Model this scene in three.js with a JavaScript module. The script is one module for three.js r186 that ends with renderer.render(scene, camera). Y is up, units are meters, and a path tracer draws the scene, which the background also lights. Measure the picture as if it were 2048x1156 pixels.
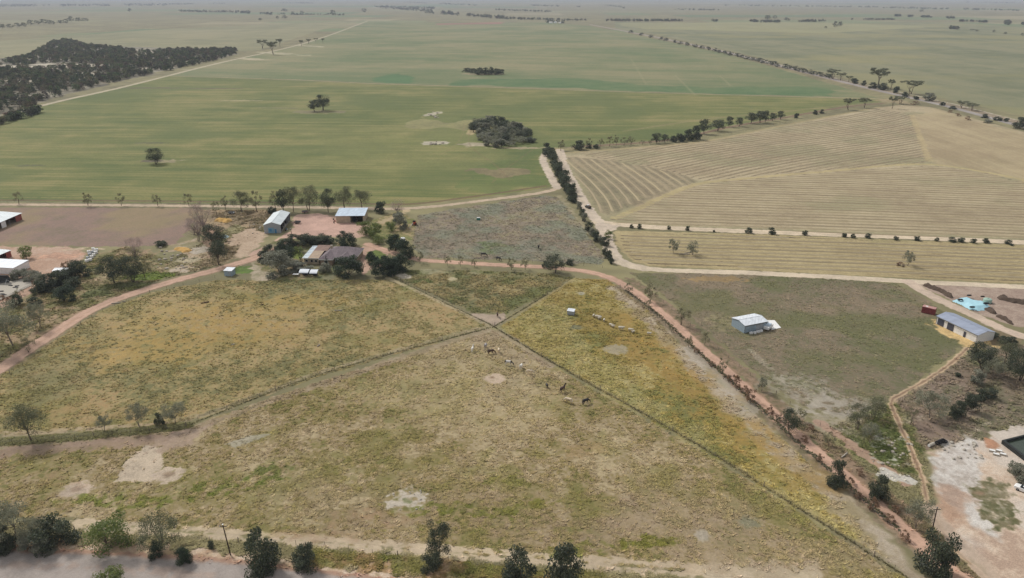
import * as THREE from 'three';
import { mergeGeometries } from 'three/addons/utils/BufferGeometryUtils.js';
import { MarchingCubes } from 'three/addons/objects/MarchingCubes.js';
import { RoundedBoxGeometry } from 'three/addons/geometries/RoundedBoxGeometry.js';

// ---------- camera, sky, sun, exposure ----------
const CAM_H = 115, FOCAL = 1462, HORIZON = -8;               // metres; photo pixels (2048 x 1156)
const PITCH = Math.atan((578 - HORIZON) / FOCAL), SP = Math.sin(PITCH), CP = Math.cos(PITCH);
const scene = new THREE.Scene();
const camera = new THREE.PerspectiveCamera(2 * Math.atan(578 / FOCAL) * 180 / Math.PI, 1024 / 578, 1, 60000);
camera.position.set(0, CAM_H, 0);
camera.rotation.x = -PITCH;
const renderer = new THREE.WebGLRenderer();
renderer.toneMapping = THREE.LinearToneMapping;
renderer.toneMappingExposure = 1.2;
renderer.shadowMap.enabled = true;
const SUN = new THREE.Vector3(-0.52, 0.72, -0.5).normalize();
const sun = new THREE.DirectionalLight(new THREE.Color(1, 0.965, 0.92), 2.4);
sun.position.copy(SUN).multiplyScalar(900).add(new THREE.Vector3(0, 0, -300)); sun.target.position.set(0, 0, -300);
sun.castShadow = true; sun.shadow.radius = 20; sun.shadow.mapSize.set(4096, 4096);
Object.assign(sun.shadow.camera, { left: -700, right: 700, top: 700, bottom: -700, near: 1, far: 3000 });
scene.add(sun, sun.target);
const SKY_STRENGTH = 0.5;

// ---------- random numbers and noise ----------
function rng(seed) { let a = seed >>> 0; return () => { a = (a + 0x6D2B79F5) | 0; let t = Math.imul(a ^ (a >>> 15), 1 | a); t = (t + Math.imul(t ^ (t >>> 7), 61 | t)) ^ t; return ((t ^ (t >>> 14)) >>> 0) / 4294967296; }; }
const LAT = new Float32Array(65536); { const r = rng(77); for (let i = 0; i < 65536; i++) LAT[i] = r(); }
const lat = (i, j) => LAT[((i * 73) ^ (j * 1259) ^ ((i * j) & 1023) * 5) & 65535];
function n2(x, y) {
  const i = Math.floor(x), j = Math.floor(y); let u = x - i, v = y - j; u = u * u * (3 - 2 * u); v = v * v * (3 - 2 * v);
  const a = lat(i, j), b = lat(i + 1, j), c = lat(i, j + 1), d = lat(i + 1, j + 1);
  return a + (b - a) * u + (c - a + (a - b - c + d) * u) * v;
}
function fbm(x, y, o) { let s = 0, a = 0.5, t = 0; for (let k = 0; k < o; k++) { s += a * n2(x, y); t += a; a *= 0.5; const X = x * 1.62 + y * 1.18 + 17.3; y = y * 1.62 - x * 1.18 + 5.1; x = X; } return s / t; }
const clamp = (v, a, b) => v < a ? a : v > b ? b : v;
const sstep = (a, b, v) => { const t = clamp((v - a) / (b - a), 0, 1); return t * t * (3 - 2 * t); };

{ // an overcast sky: even grey cloud, a little brighter round the hidden sun
  const w = 512, h = 256, d = new Float32Array(w * h * 4);
  for (let j = 0; j < h; j++) for (let i = 0; i < w; i++) {
    const el = ((j + 0.5) / h - 0.5) * Math.PI, az = ((i + 0.5) / w) * 2 * Math.PI - Math.PI;
    const v = new THREE.Vector3(Math.cos(el) * Math.cos(az), Math.sin(el), Math.cos(el) * Math.sin(az));
    const c = fbm(v.x / (v.y + 0.35) * 2.2 + 9, v.z / (v.y + 0.35) * 2.2, 5), near = Math.pow(Math.max(0, v.dot(SUN)), 6);
    const L = SKY_STRENGTH * (0.86 + 0.34 * (c - 0.5) + 0.45 * near), k = (j * w + i) * 4;
    d[k] = L * 0.955; d[k + 1] = L * 0.985; d[k + 2] = L * 1.05; d[k + 3] = 1;
  }
  const t = new THREE.DataTexture(d, w, h, THREE.RGBAFormat, THREE.FloatType);
  t.mapping = THREE.EquirectangularReflectionMapping; t.magFilter = t.minFilter = THREE.LinearFilter; t.needsUpdate = true;
  scene.background = t; scene.environment = t;
}
scene.fog = new THREE.FogExp2(new THREE.Color(0.74, 0.80, 0.92), 0.00007);

// ---------- from photo pixels to places on the ground ----------
function G(px, py, h = 0) {
  const dx = (px - 1024) / FOCAL, dy = -(py - 578) / FOCAL, d1 = dy * CP - SP, t = (CAM_H - h) / -d1;
  return [dx * t, (-dy * SP - CP) * t];
}
const depthAt = (z) => SP * CAM_H - CP * z;
const mpp = (px, py) => depthAt(G(px, py)[1]) / FOCAL;
function tall(px, py, top) { const z = G(px, py)[1], dy = (578 - top) / FOCAL; return CAM_H + z * (SP - dy * CP) / (CP + dy * SP); }
const GP = (l) => l.map(([a, b]) => G(a, b));

// ---------- naming and adding ----------
const taken = {};
function numbered(n) { if (!(n in taken)) { taken[n] = 0; return n; } taken[n]++; return n + '_' + String(taken[n]).padStart(3, '0'); }
function add(o, name, label, category, group, kind) {
  o.name = numbered(name); o.userData = { label, category };
  if (group) o.userData.group = group;
  if (kind) o.userData.kind = kind;
  scene.add(o); return o;
}
const structure = (o, name, label, category) => add(o, name, label, category, null, 'structure');
function part(parent, name, geo, mat, label) {
  const m = new THREE.Mesh(geo, mat); m.name = name; m.castShadow = m.receiveShadow = true;
  if (label) m.userData.label = label;
  parent.add(m); return m;
}
const S = (r, g, b) => new THREE.Color().setRGB(r / 255, g / 255, b / 255, THREE.SRGBColorSpace);
const mat = (c, rough = 0.9, more = {}) => new THREE.MeshStandardMaterial({ color: c, roughness: rough, ...more });

// ---------- the ground's colours, painted in world space on six bands of ground ----------
const BANDS = [
  { x: 190, z0: -100, z1: -215, w: 2048, h: 1400 }, { x: 280, z0: -215, z1: -345, w: 2048, h: 1024 },
  { x: 400, z0: -345, z1: -520, w: 2048, h: 1024 }, { x: 950, z0: -520, z1: -1250, w: 2048, h: 1024 },
  { x: 3000, z0: -1250, z1: -4000, w: 2048, h: 1024 }, { x: 22000, z0: -4000, z1: -30000, w: 1024, h: 512 },
];
for (const b of BANDS) { b.c = new Float32Array(b.w * b.h * 3); b.dx = 2 * b.x / b.w; b.dz = (b.z0 - b.z1) / b.h; }
function polyDist(p, x, z) {                                   // signed distance, negative inside
  let d = 1e18, s = 1; const n = p.length;
  for (let i = 0, j = n - 1; i < n; j = i++) {
    const ex = p[j][0] - p[i][0], ey = p[j][1] - p[i][1], wx = x - p[i][0], wy = z - p[i][1];
    let t = (wx * ex + wy * ey) / (ex * ex + ey * ey); t = t < 0 ? 0 : t > 1 ? 1 : t;
    const bx = wx - ex * t, by = wy - ey * t, q = bx * bx + by * by; if (q < d) d = q;
    const c1 = z >= p[i][1], c2 = z < p[j][1], c3 = ex * wy > ey * wx;
    if ((c1 && c2 && c3) || (!c1 && !c2 && !c3)) s = -s;
  }
  return s * Math.sqrt(d);
}
function lineDist(p, x, z) {
  let d = 1e18;
  for (let i = 1; i < p.length; i++) {
    const ex = p[i][0] - p[i - 1][0], ey = p[i][1] - p[i - 1][1], wx = x - p[i - 1][0], wy = z - p[i - 1][1];
    let t = (wx * ex + wy * ey) / (ex * ex + ey * ey); t = t < 0 ? 0 : t > 1 ? 1 : t;
    const bx = wx - ex * t, by = wy - ey * t, q = bx * bx + by * by; if (q < d) d = q;
  }
  return Math.sqrt(d);
}
const boxOf = (p, m) => { let a = 1e9, b = -1e9, c = 1e9, d = -1e9; for (const [x, z] of p) { a = Math.min(a, x); b = Math.max(b, x); c = Math.min(c, z); d = Math.max(d, z); } return [a - m, b + m, c - m, d + m]; };
const OUT = [0, 0, 0];
let TEXEL = 1;
function paint(dist, box, colour, soft, fuzz, fscale, op, broken = 0) {
  for (const b of BANDS) {
    TEXEL = Math.max(b.dx, b.dz);
    const i0 = box ? Math.max(0, Math.floor((box[0] + b.x) / b.dx)) : 0, i1 = box ? Math.min(b.w, Math.ceil((box[1] + b.x) / b.dx)) : b.w;
    const j0 = box ? Math.max(0, Math.floor((b.z0 - box[3]) / b.dz)) : 0, j1 = box ? Math.min(b.h, Math.ceil((b.z0 - box[2]) / b.dz)) : b.h;
    const N = 12, half = Math.hypot(b.dx, b.dz) * N / 2, reach = soft + fuzz * 1.3;
    for (let J = j0; J < j1; J += N) for (let I = i0; I < i1; I += N) {
      let deep = !dist;
      if (dist) { const d = dist(-b.x + (I + N / 2) * b.dx, b.z0 - (J + N / 2) * b.dz); if (d > half + reach) continue; deep = d < -half - reach; }
      for (let j = J, je = Math.min(J + N, j1); j < je; j++) {
        const z = b.z0 - (j + 0.5) * b.dz;
        for (let i = I, ie = Math.min(I + N, i1); i < ie; i++) {
          const x = -b.x + (i + 0.5) * b.dx; let a = op;
          if (!deep) {
            let d = dist(x, z);
            if (d > reach) continue;
            if (fuzz && d > -reach) d += (fbm(x / fscale, z / fscale, 3) - 0.5) * 2.6 * fuzz;
            a *= sstep(soft, -soft, d); if (a < 0.01) continue;
          }
          if (broken) { a *= sstep(broken - 0.16, broken + 0.16, fbm(x / 1.7 + 31, z / 1.7, 3)); if (a < 0.01) continue; }
          colour(x, z, OUT); const k = (j * b.w + i) * 3;
          b.c[k] += (OUT[0] - b.c[k]) * a; b.c[k + 1] += (OUT[1] - b.c[k + 1]) * a; b.c[k + 2] += (OUT[2] - b.c[k + 2]) * a;
        }
      }
    }
  }
}
// a colour that wanders through a palette with the noise of its place
function veg(cols, { big = 26, mid = 5, fine = 0.8, ab = 1.3, am = 1.3, af = 0.8, grain = 0.12, accent = null, at = 0.62, ascale = 9, stripe = null, seed = 0 } = {}) {
  return (x, z, o) => {
    let t = 0.5 + (fbm(x / big + seed, z / big, 3) - 0.5) * ab + (fbm(x / mid + 3 + seed, z / mid, 3) - 0.5) * am;
    if (TEXEL < 1.2) t += (n2(x / fine, z / fine) - 0.5) * af;
    if (stripe) t += stripe(x, z);
    t = clamp(t, 0, 0.999) * (cols.length - 1); const i = t | 0, f = t - i, A = cols[i], B = cols[i + 1];
    let r = A[0] + (B[0] - A[0]) * f, g = A[1] + (B[1] - A[1]) * f, b = A[2] + (B[2] - A[2]) * f;
    if (accent) { const q = 0.62 * sstep(at - 0.14, at + 0.14, fbm(x / ascale + 41 + seed, z / ascale + 7, 4)); r += (accent[0] - r) * q; g += (accent[1] - g) * q; b += (accent[2] - b) * q; }
    const m = 1 + (LAT[(((x * 977) | 0) * 31 + ((z * 1131) | 0) * 17) & 65535] - 0.5) * grain * 2;
    o[0] = r * m; o[1] = g * m; o[2] = b * m;
  };
}
const flat = (c, v = 0.10, s = 3) => veg([c.map((q) => q * (1 - v)), c, c.map((q) => q * (1 + v))], { big: s * 5, mid: s, fine: 0.5, af: 0.6, grain: 0.07 });
const pPoly = (px, colour, o = {}) => { const p = GP(px); paint((x, z) => polyDist(p, x, z), boxOf(p, 6), colour, o.soft ?? 0.4, o.fuzz ?? 1.2, o.fs ?? 3, o.op ?? 1, o.broken); };
function pLine(px, w, colour, o = {}) { const p = smooth(GP(px)); paint((x, z) => lineDist(p, x, z) - w / 2, boxOf(p, w + 4), colour, o.soft ?? 0.35, o.fuzz ?? 0.5, o.fs ?? 2, o.op ?? 1, o.broken); }
function pSpot(px, py, rx, rz, colour, o = {}) { // a patch rx by rz metres
  const [cx, cz] = G(px, py), m = Math.min(rx, rz), q = o.turn ?? 0, c = Math.cos(q), s = Math.sin(q);
  paint((x, z) => { const u = (x - cx) * c + (z - cz) * s, v = (z - cz) * c - (x - cx) * s; return (Math.hypot(u / rx, v / rz) - 1) * m; }, [cx - rx - rz - 3, cx + rx + rz + 3, cz - rx - rz - 3, cz + rx + rz + 3], colour, o.soft ?? 0.4, o.fuzz ?? 1.0, o.fs ?? 2.5, o.op ?? 1, o.broken);
}
function smooth(p, step = 4) {
  if (p.length < 3) return p;
  const c = new THREE.CatmullRomCurve3(p.map(([x, z]) => new THREE.Vector3(x, 0, z)), false, 'centripetal'), n = Math.max(p.length * 2, Math.min(60, Math.ceil(c.getLength() / step)));
  return c.getSpacedPoints(n).map((v) => [v.x, v.z]);
}
const stripes = (p0, p1, period, amount, wob = 1.2) => { // drill rows parallel to the line p0-p1
  const [ax, az] = G(...p0), [bx, bz] = G(...p1), l = Math.hypot(bx - ax, bz - az), nx = -(bz - az) / l, nz = (bx - ax) / l, tx = nz, tz = -nx;
  return (x, z) => { const v = (x - ax) * nx + (z - az) * nz, u = (x - ax) * tx + (z - az) * tz; return (fbm(v / period + 50, u / (period * 26), 2) - 0.5) * amount + (n2(v / (period * 5) + 9, u / (period * 60)) - 0.5) * amount * wob; };
};

// --- outlines in photo pixels ---
const P = {
  cropNear: [[-260, 402], [0, 403], [400, 407], [700, 411], [820, 411], [960, 395], [1090, 376], [1106, 371], [1092, 345], [1078, 318], [1088, 302], [1110, 297], [1150, 292], [1330, 279], [1460, 251], [1560, 234], [1690, 211], [1765, 204], [1760, 199], [1300, 186], [1000, 176], [740, 168], [600, 161], [330, 152], [80, 214], [0, 243], [-260, 320]],
  cropFar: [[330, 151], [600, 159], [740, 166], [1000, 174], [1300, 184], [1758, 196], [1700, 179], [1450, 107], [1250, 66], [1180, 52], [1100, 45], [735, 44], [600, 90], [440, 126]],
  hay: [[1116, 311], [1132, 305], [1250, 296], [1400, 283], [1500, 264], [1640, 237], [1760, 215], [1800, 210], [1860, 214], [2048, 264], [2300, 334], [2300, 490], [2048, 480], [1500, 460], [1215, 448], [1190, 425], [1165, 385]],
  hayLow: [[1228, 461], [1500, 468], [2048, 490], [2300, 500], [2300, 577], [2048, 567], [1810, 556], [1500, 541], [1300, 532], [1265, 522], [1245, 505], [1232, 485]],
  grey: [[-260, 414], [0, 415], [395, 416], [385, 448], [350, 490], [250, 494], [0, 490], [-260, 488]],
  mid: [[835, 430], [960, 410], [1085, 391], [1115, 394], [1140, 420], [1185, 480], [1212, 520], [1200, 530], [1130, 524], [1000, 519], [845, 514], [822, 488]],
  tri: [[812, 541], [900, 540], [1000, 543], [1100, 548], [1145, 556], [1092, 590], [1010, 627], [945, 626], [860, 586], [790, 556]],
  left: [[-60, 790], [0, 752], [110, 680], [200, 622], [300, 585], [430, 560], [560, 560], [780, 560], [880, 602], [975, 650], [940, 665], [800, 706], [640, 752], [400, 835], [340, 848], [150, 862], [-60, 875]],
  front: [[-60, 905], [150, 885], [370, 862], [420, 838], [650, 760], [985, 662], [1100, 730], [1400, 900], [1600, 1025], [1830, 1170], [1600, 1168], [1200, 1128], [900, 1105], [560, 1075], [300, 1052], [150, 1040], [-60, 1030]],
  wedge: [[1000, 655], [1095, 592], [1150, 557], [1215, 560], [1290, 612], [1390, 725], [1520, 840], [1660, 965], [1740, 1075], [1790, 1130], [1600, 1020], [1400, 895], [1100, 724]],
  right: [[1262, 546], [1500, 549], [1790, 566], [1870, 610], [1950, 670], [1930, 690], [1780, 800], [1700, 835], [1600, 808], [1500, 735], [1390, 640], [1310, 580]],
  rightLow: [[1790, 802], [1935, 702], [2060, 690], [2260, 720], [2260, 850], [2048, 850], [1960, 880], [1850, 900]],
};
const T = { // tracks: centre line in pixels, width in metres
  red: [[-120, 822], [0, 738], [110, 665], [200, 612], [320, 570], [430, 540], [520, 512], [580, 485]],
  redRight: [[735, 488], [775, 502], [830, 518], [900, 524], [1000, 530], [1110, 536], [1190, 546], [1240, 565], [1300, 607], [1400, 695], [1500, 785], [1600, 876], [1700, 962], [1800, 1052], [1960, 1190]],
  paleTop: [[-260, 408], [0, 409], [400, 412], [700, 416], [815, 417], [960, 402], [1095, 383], [1115, 376]],
  paleLeftOfRow: [[1115, 376], [1100, 350], [1086, 318], [1092, 306]],
  paleRightOfRow: [[1120, 300], [1128, 330], [1148, 372], [1175, 418], [1205, 455], [1222, 500], [1245, 526], [1290, 537]],
  paleAlong: [[1195, 445], [1300, 454], [1500, 463], [1800, 474], [2048, 485], [2300, 495]],
  paleLow: [[1235, 524], [1290, 537], [1500, 546], [1700, 556], [1830, 564], [2048, 574], [2300, 588]],
  paleRight: [[1815, 563], [1860, 590], [1950, 632], [2010, 660], [2100, 690]],
  cropLine: [[330, 151.5], [600, 160], [740, 167], [1000, 175], [1300, 185], [1760, 197.5]],
  leftTrack: [[-160, 310], [0, 244], [80, 212], [230, 178], [430, 128], [600, 89], [735, 42]],
  highway: [[2320, 318], [2048, 254], [1900, 214], [1760, 182], [1600, 142], [1450, 104], [1300, 72], [1180, 49]],
  verge: [[2320, 300], [2048, 243], [1900, 206], [1760, 176], [1600, 139], [1450, 102], [1300, 71]],
  road: [[-200, 1124], [0, 1132], [200, 1141], [400, 1154], [560, 1170], [760, 1195]],
  trench: [[1935, 697], [1900, 728], [1850, 762], [1800, 790], [1782, 802], [1795, 840], [1822, 900], [1845, 960], [1860, 1020], [1900, 1085], [1970, 1156], [2010, 1190]],
  side: [[1640, 840], [1700, 885], [1760, 930], [1810, 965]],
};
const CLEARINGS = [[60, 134, 75, 24], [128, 130, 70, 26], [320, 137, 46, 13], [350, 122, 26, 12], [25, 162, 34, 13], [150, 146, 44, 12], [215, 118, 30, 15], [240, 140, 36, 10], [400, 112, 24, 12]];
// --- colours as the eye sees them in even light ---
const C = { redDirt: [178, 147, 126], redDeep: [156, 112, 92], yard: [181, 150, 131], pale: [188, 172, 152], white: [188, 178, 160], sand: [176, 150, 108], grit: [150, 140, 124] };
console.log('paint', Math.round(performance.now()));
// base: the country as a whole
paint(null, null, (x, z, o) => { const m = (0.9 + 0.2 * n2(x / 60, z / 60)) * (0.9 + 0.2 * n2(x / 7, z / 7)); o[0] = 122 * m; o[1] = 115 * m; o[2] = 82 * m; }, 1, 0, 1, 1);
// far fields, laid out as a rough grid of long strips
{
  const r = rng(5), tone = [[104, 116, 78], [128, 126, 92], [142, 132, 102], [118, 124, 86], [150, 140, 108], [96, 112, 76]];
  for (let k = 0; k < 70; k++) {
    const z = -1900 * Math.exp(r() * 2.6), x = (r() * 2 - 1) * -z * 0.8, w = -z * (0.06 + r() * 0.2), d = -z * (0.05 + r() * 0.14), t = tone[(r() * 6) | 0];
    const p = [[x, z], [x + w, z - d * 0.05], [x + w * 1.02, z - d], [x, z - d * 0.95]];
    paint((a, b) => polyDist(p, a, b), boxOf(p, 30), veg([t.map((q) => q * 0.94), t, t.map((q) => q * 1.06)], { big: 200, mid: 40, grain: 0.04 }), 3, 6, 40, 0.8);
  }
}
// right far field and left far field beside the big crop
pPoly([[1230, 60], [1300, 66], [1760, 170], [2320, 290], [2700, 190], [2300, 70], [1900, 45], [1560, 48], [1230, 44]], veg([[104, 107, 76], [117, 117, 86], [128, 124, 92]], { big: 160, mid: 30, grain: 0.04, accent: [140, 132, 88], ascale: 130, at: 0.6, stripe: stripes([1300, 66], [1760, 170], 9, 0.5) }), { soft: 2, fuzz: 3 });
pPoly([[1240, 52], [1300, 58], [1640, 66], [1900, 52], [1560, 44], [1240, 46]], flat([136, 132, 94], 0.05, 60), { soft: 6, fuzz: 20, fs: 80 });
pPoly([[-200, 100], [0, 82], [300, 60], [735, 40], [640, 60], [520, 100], [300, 112], [0, 120]], veg([[118, 116, 84], [130, 126, 92], [140, 132, 98]], { big: 200, mid: 50, grain: 0.04 }), { soft: 3, fuzz: 6, fs: 40 });
// woodland floor on the left
pPoly([[-260, 110], [60, 118], [110, 82], [200, 92], [330, 96], [470, 96], [470, 110], [330, 142], [200, 172], [80, 205], [0, 236], [-260, 310]], veg([[78, 74, 60], [98, 92, 74], [122, 112, 92]], { big: 40, mid: 8, accent: [164, 156, 136], ascale: 46, at: 0.6 }), { soft: 4, fuzz: 14, fs: 25 });
// crops
const rowsNear = stripes([0, 409], [800, 417], 1.5, 0.95, 0.6), rowsFar = stripes([600, 160], [1700, 195], 4.5, 0.75, 0.6);
pPoly(P.cropNear, veg([[84, 95, 45], [98, 104, 53], [113, 113, 62], [132, 124, 76]], { big: 75, mid: 14, ab: 1.1, am: 0.55, af: 0.3, grain: 0.06, accent: [88, 98, 50], ascale: 60, at: 0.6, stripe: rowsNear }), { soft: 0.6, fuzz: 1.2, fs: 4 });
pPoly(P.cropFar, veg([[96, 108, 68], [109, 114, 76], [122, 121, 84], [132, 126, 90]], { big: 150, mid: 30, ab: 1.3, am: 0.7, grain: 0.05, stripe: rowsFar, seed: 8 }), { soft: 1.5, fuzz: 2, fs: 9 });
pPoly([[905, 170], [925, 160], [1120, 156], [1200, 160], [1300, 172], [1420, 176], [1640, 172], [1680, 186], [1660, 192], [1300, 183], [1000, 172]], veg([[70, 98, 56], [82, 105, 62], [96, 111, 70]], { big: 60, mid: 14, grain: 0.05 }), { soft: 5, fuzz: 16, fs: 40, op: 0.9 });
pPoly([[735, 160], [800, 145], [830, 158], [818, 167], [740, 163]], flat([72, 106, 62], 0.08, 20), { soft: 4, fuzz: 10, fs: 25, op: 0.8 });
pPoly([[870, 47], [1010, 44], [1000, 48], [870, 50]], flat([140, 104, 88], 0.06, 60), { soft: 8, fuzz: 16, fs: 60 });
pPoly([[600, 260], [900, 235], [950, 250], [1000, 330], [850, 345], [600, 330]], flat([124, 122, 72], 0.08, 14), { soft: 12, fuzz: 30, fs: 30, op: 0.35 });
pPoly([[980, 330], [1060, 300], [1085, 340], [1100, 372], [1000, 385], [930, 370]], flat([84, 98, 48], 0.1, 10), { soft: 6, fuzz: 16, fs: 14, op: 0.6 });
pLine([[-100, 400], [300, 402], [700, 407], [820, 408], [960, 391], [1090, 372]], 3.2, flat([104, 84, 62], 0.1, 3), { op: 0.75 });
pLine([[-100, 394], [500, 398], [760, 402]], 3, flat([134, 122, 72], 0.1, 3), { op: 0.5, broken: 0.4 });
for (const [a, b] of [[[1350, 150], [1390, 190]], [[1262, 118], [1292, 168]], [[1440, 152], [1462, 172]]]) pLine([a, b], 3.4, flat([140, 134, 98], 0.05, 20), { op: 0.45, soft: 1 });
for (const [px, py, rx, rz, c, q] of [[292, 176, 46, 7, [96, 88, 64], 0], [440, 177, 38, 5, [98, 90, 64], 0], [480, 201, 26, 5, [150, 140, 104], 0], [560, 216, 20, 3, [120, 112, 82], 0.1], [865, 228, 7, 16, [176, 166, 148], 0.5], [872, 285, 12, 8, [180, 170, 154], -0.2], [905, 250, 40, 34, [132, 126, 84], 0.2],
  [640, 224, 26, 12, [120, 112, 82], 0], [335, 322, 13, 5, [146, 134, 104], 0], [302, 322, 8, 4, [92, 84, 66], 0], [300, 286, 14, 3, [92, 92, 62], 0], [60, 331, 9, 3, [88, 90, 60], 0], [1000, 345, 18, 14, [124, 110, 80], 0.4], [960, 290, 16, 10, [170, 156, 134], 0.1], [948, 262, 6, 18, [168, 150, 112], 0.1], [1040, 296, 22, 4, [160, 144, 116], 0], [967, 148, 36, 16, [138, 124, 96], 0], [1150, 298, 16, 6, [132, 120, 86], 0],
  [560, 107, 70, 18, [170, 160, 130], 0.6], [500, 118, 40, 16, [168, 156, 128], 0.7], [620, 92, 60, 14, [164, 154, 126], 0.7], [970, 80, 70, 20, [118, 120, 84], 0]]) pSpot(px, py, rx, rz, flat(c, 0.1, 3), { turn: q, op: 0.85, fuzz: Math.min(rx, rz) * 0.7, fs: Math.min(rx, rz) * 0.9, soft: 1 });
pLine([[930, 245], [925, 270], [905, 295], [880, 310]], 1.6, flat([134, 118, 80], 0.1, 2), { op: 0.5, broken: 0.45 });
pLine([[945, 250], [940, 290], [990, 330], [1020, 360]], 1.4, flat([118, 100, 70], 0.1, 2), { op: 0.55, broken: 0.45 });
pLine([[1070, 296], [1050, 310], [1010, 340], [985, 365]], 1.4, flat([118, 100, 70], 0.1, 2), { op: 0.5, broken: 0.45 });
for (let k = 0; k < 14; k++) pSpot(60 + k * 48, 384 - (k * 37 % 90), 30, 0.9, flat([134, 126, 78], 0.08, 6), { turn: -0.02, op: 0.5, fuzz: 0.7, broken: 0.45 });
// sand clearings in the woodland
for (const [px, py, rx, rz] of CLEARINGS) pSpot(px, py, rx, rz, flat([176, 166, 146], 0.08, 9), { turn: 0.25, fuzz: rz * 0.8, fs: rz, soft: 2 });
console.log('paint hay', Math.round(performance.now()));
// cut hay: stubble between windrows, with the rows' shaded sides painted as dark strips
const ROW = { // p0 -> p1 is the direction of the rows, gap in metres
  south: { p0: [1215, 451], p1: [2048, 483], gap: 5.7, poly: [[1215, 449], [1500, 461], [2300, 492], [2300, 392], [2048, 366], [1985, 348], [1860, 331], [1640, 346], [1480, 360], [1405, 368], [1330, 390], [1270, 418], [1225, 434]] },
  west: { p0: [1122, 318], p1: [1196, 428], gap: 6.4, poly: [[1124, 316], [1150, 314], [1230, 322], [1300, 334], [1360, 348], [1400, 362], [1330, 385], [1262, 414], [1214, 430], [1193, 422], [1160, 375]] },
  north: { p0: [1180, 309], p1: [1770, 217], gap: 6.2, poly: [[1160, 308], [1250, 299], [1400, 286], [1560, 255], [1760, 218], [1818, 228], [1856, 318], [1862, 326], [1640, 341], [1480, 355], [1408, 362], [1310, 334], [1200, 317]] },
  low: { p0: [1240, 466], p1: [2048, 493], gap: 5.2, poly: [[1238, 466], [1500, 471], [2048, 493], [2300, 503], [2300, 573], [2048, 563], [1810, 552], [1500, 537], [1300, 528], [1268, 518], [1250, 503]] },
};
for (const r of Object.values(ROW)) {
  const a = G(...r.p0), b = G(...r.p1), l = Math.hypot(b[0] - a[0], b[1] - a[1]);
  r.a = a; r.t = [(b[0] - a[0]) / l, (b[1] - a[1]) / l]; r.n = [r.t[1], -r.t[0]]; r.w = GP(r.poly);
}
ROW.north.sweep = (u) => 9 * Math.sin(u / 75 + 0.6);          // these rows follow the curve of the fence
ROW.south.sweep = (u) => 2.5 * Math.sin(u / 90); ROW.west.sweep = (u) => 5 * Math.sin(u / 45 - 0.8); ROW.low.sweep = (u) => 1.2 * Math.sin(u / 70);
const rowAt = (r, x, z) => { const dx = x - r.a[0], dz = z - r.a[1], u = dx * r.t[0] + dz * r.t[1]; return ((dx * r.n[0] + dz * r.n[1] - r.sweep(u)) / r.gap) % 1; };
const hayBase = (seed) => veg([[142, 126, 99], [154, 138, 109], [164, 149, 118], [172, 157, 126]], { big: 40, mid: 7, ab: 1.0, am: 0.8, af: 0.4, grain: 0.08, accent: [132, 128, 94], ascale: 30, at: 0.62, seed });
pPoly(P.hay, hayBase(0), { soft: 0.6, fuzz: 1.0 });
pPoly([[1826, 232], [1870, 218], [2048, 268], [2300, 338], [2300, 388], [2048, 364], [1985, 346], [1862, 326], [1855, 300]], veg([[146, 129, 98], [158, 141, 108], [168, 151, 116]], { big: 40, mid: 9, am: 0.6, af: 0.3, grain: 0.05, stripe: stripes([1870, 218], [2048, 268], 2.2, 0.9) }), { soft: 5, fuzz: 8, fs: 9, op: 0.85 });
pPoly(P.hayLow, hayBase(6), { soft: 0.6, fuzz: 1.0 });
pPoly([[1228, 461], [1500, 468], [2048, 490], [2300, 500], [2300, 577], [2048, 567], [1810, 556], [1500, 541], [1300, 532], [1265, 522], [1245, 505], [1232, 485]], veg([[138, 122, 82], [154, 138, 94], [166, 150, 104]], { big: 30, mid: 6 }), { op: 0.6 });
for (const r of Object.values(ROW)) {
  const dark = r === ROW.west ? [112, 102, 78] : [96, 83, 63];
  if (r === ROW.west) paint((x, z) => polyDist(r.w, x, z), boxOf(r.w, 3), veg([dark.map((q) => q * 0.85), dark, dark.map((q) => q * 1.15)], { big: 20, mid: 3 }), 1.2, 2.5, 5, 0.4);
  paint((x, z) => { const d = polyDist(r.w, x, z); if (d > 2) return d; let f = rowAt(r, x, z); if (f < 0) f += 1; const s = Math.abs(f - (r === ROW.west ? 0.5 : 0.16)) * r.gap; return Math.max(d, s - (r === ROW.west ? 1.0 : 0.75)); }, boxOf(r.w, 3), veg([dark.map((q) => q * 0.85), dark, dark.map((q) => q * 1.15)], { big: 20, mid: 3 }), 0.3, 0.35, 1.6, r === ROW.west ? 0.4 : 0.78);  // strips beside the rows paint their side shade into the ground; west darkens gaps
}
// headland edges, pale
pLine([[1230, 436], [1270, 420], [1330, 392], [1405, 366], [1480, 358], [1640, 344], [1860, 329], [1985, 347], [2100, 372]], 5, flat([168, 152, 108], 0.07, 4), { fuzz: 1.5, op: 0.75 });
pLine([[1824, 230], [1858, 322]], 5, flat([168, 150, 110], 0.07, 4), { fuzz: 1.5, op: 0.7 });
pLine([[1130, 306], [1250, 297], [1400, 284], [1560, 252], [1760, 214]], 5, flat([156, 140, 102], 0.07, 4), { fuzz: 1.5, op: 0.7 });
pLine([[1128, 318], [1160, 372], [1196, 430], [1230, 446], [1500, 459], [2048, 479]], 6, flat([140, 132, 100], 0.08, 4), { fuzz: 1.5, op: 0.8 });
console.log('paint paddocks', Math.round(performance.now()));
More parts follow.
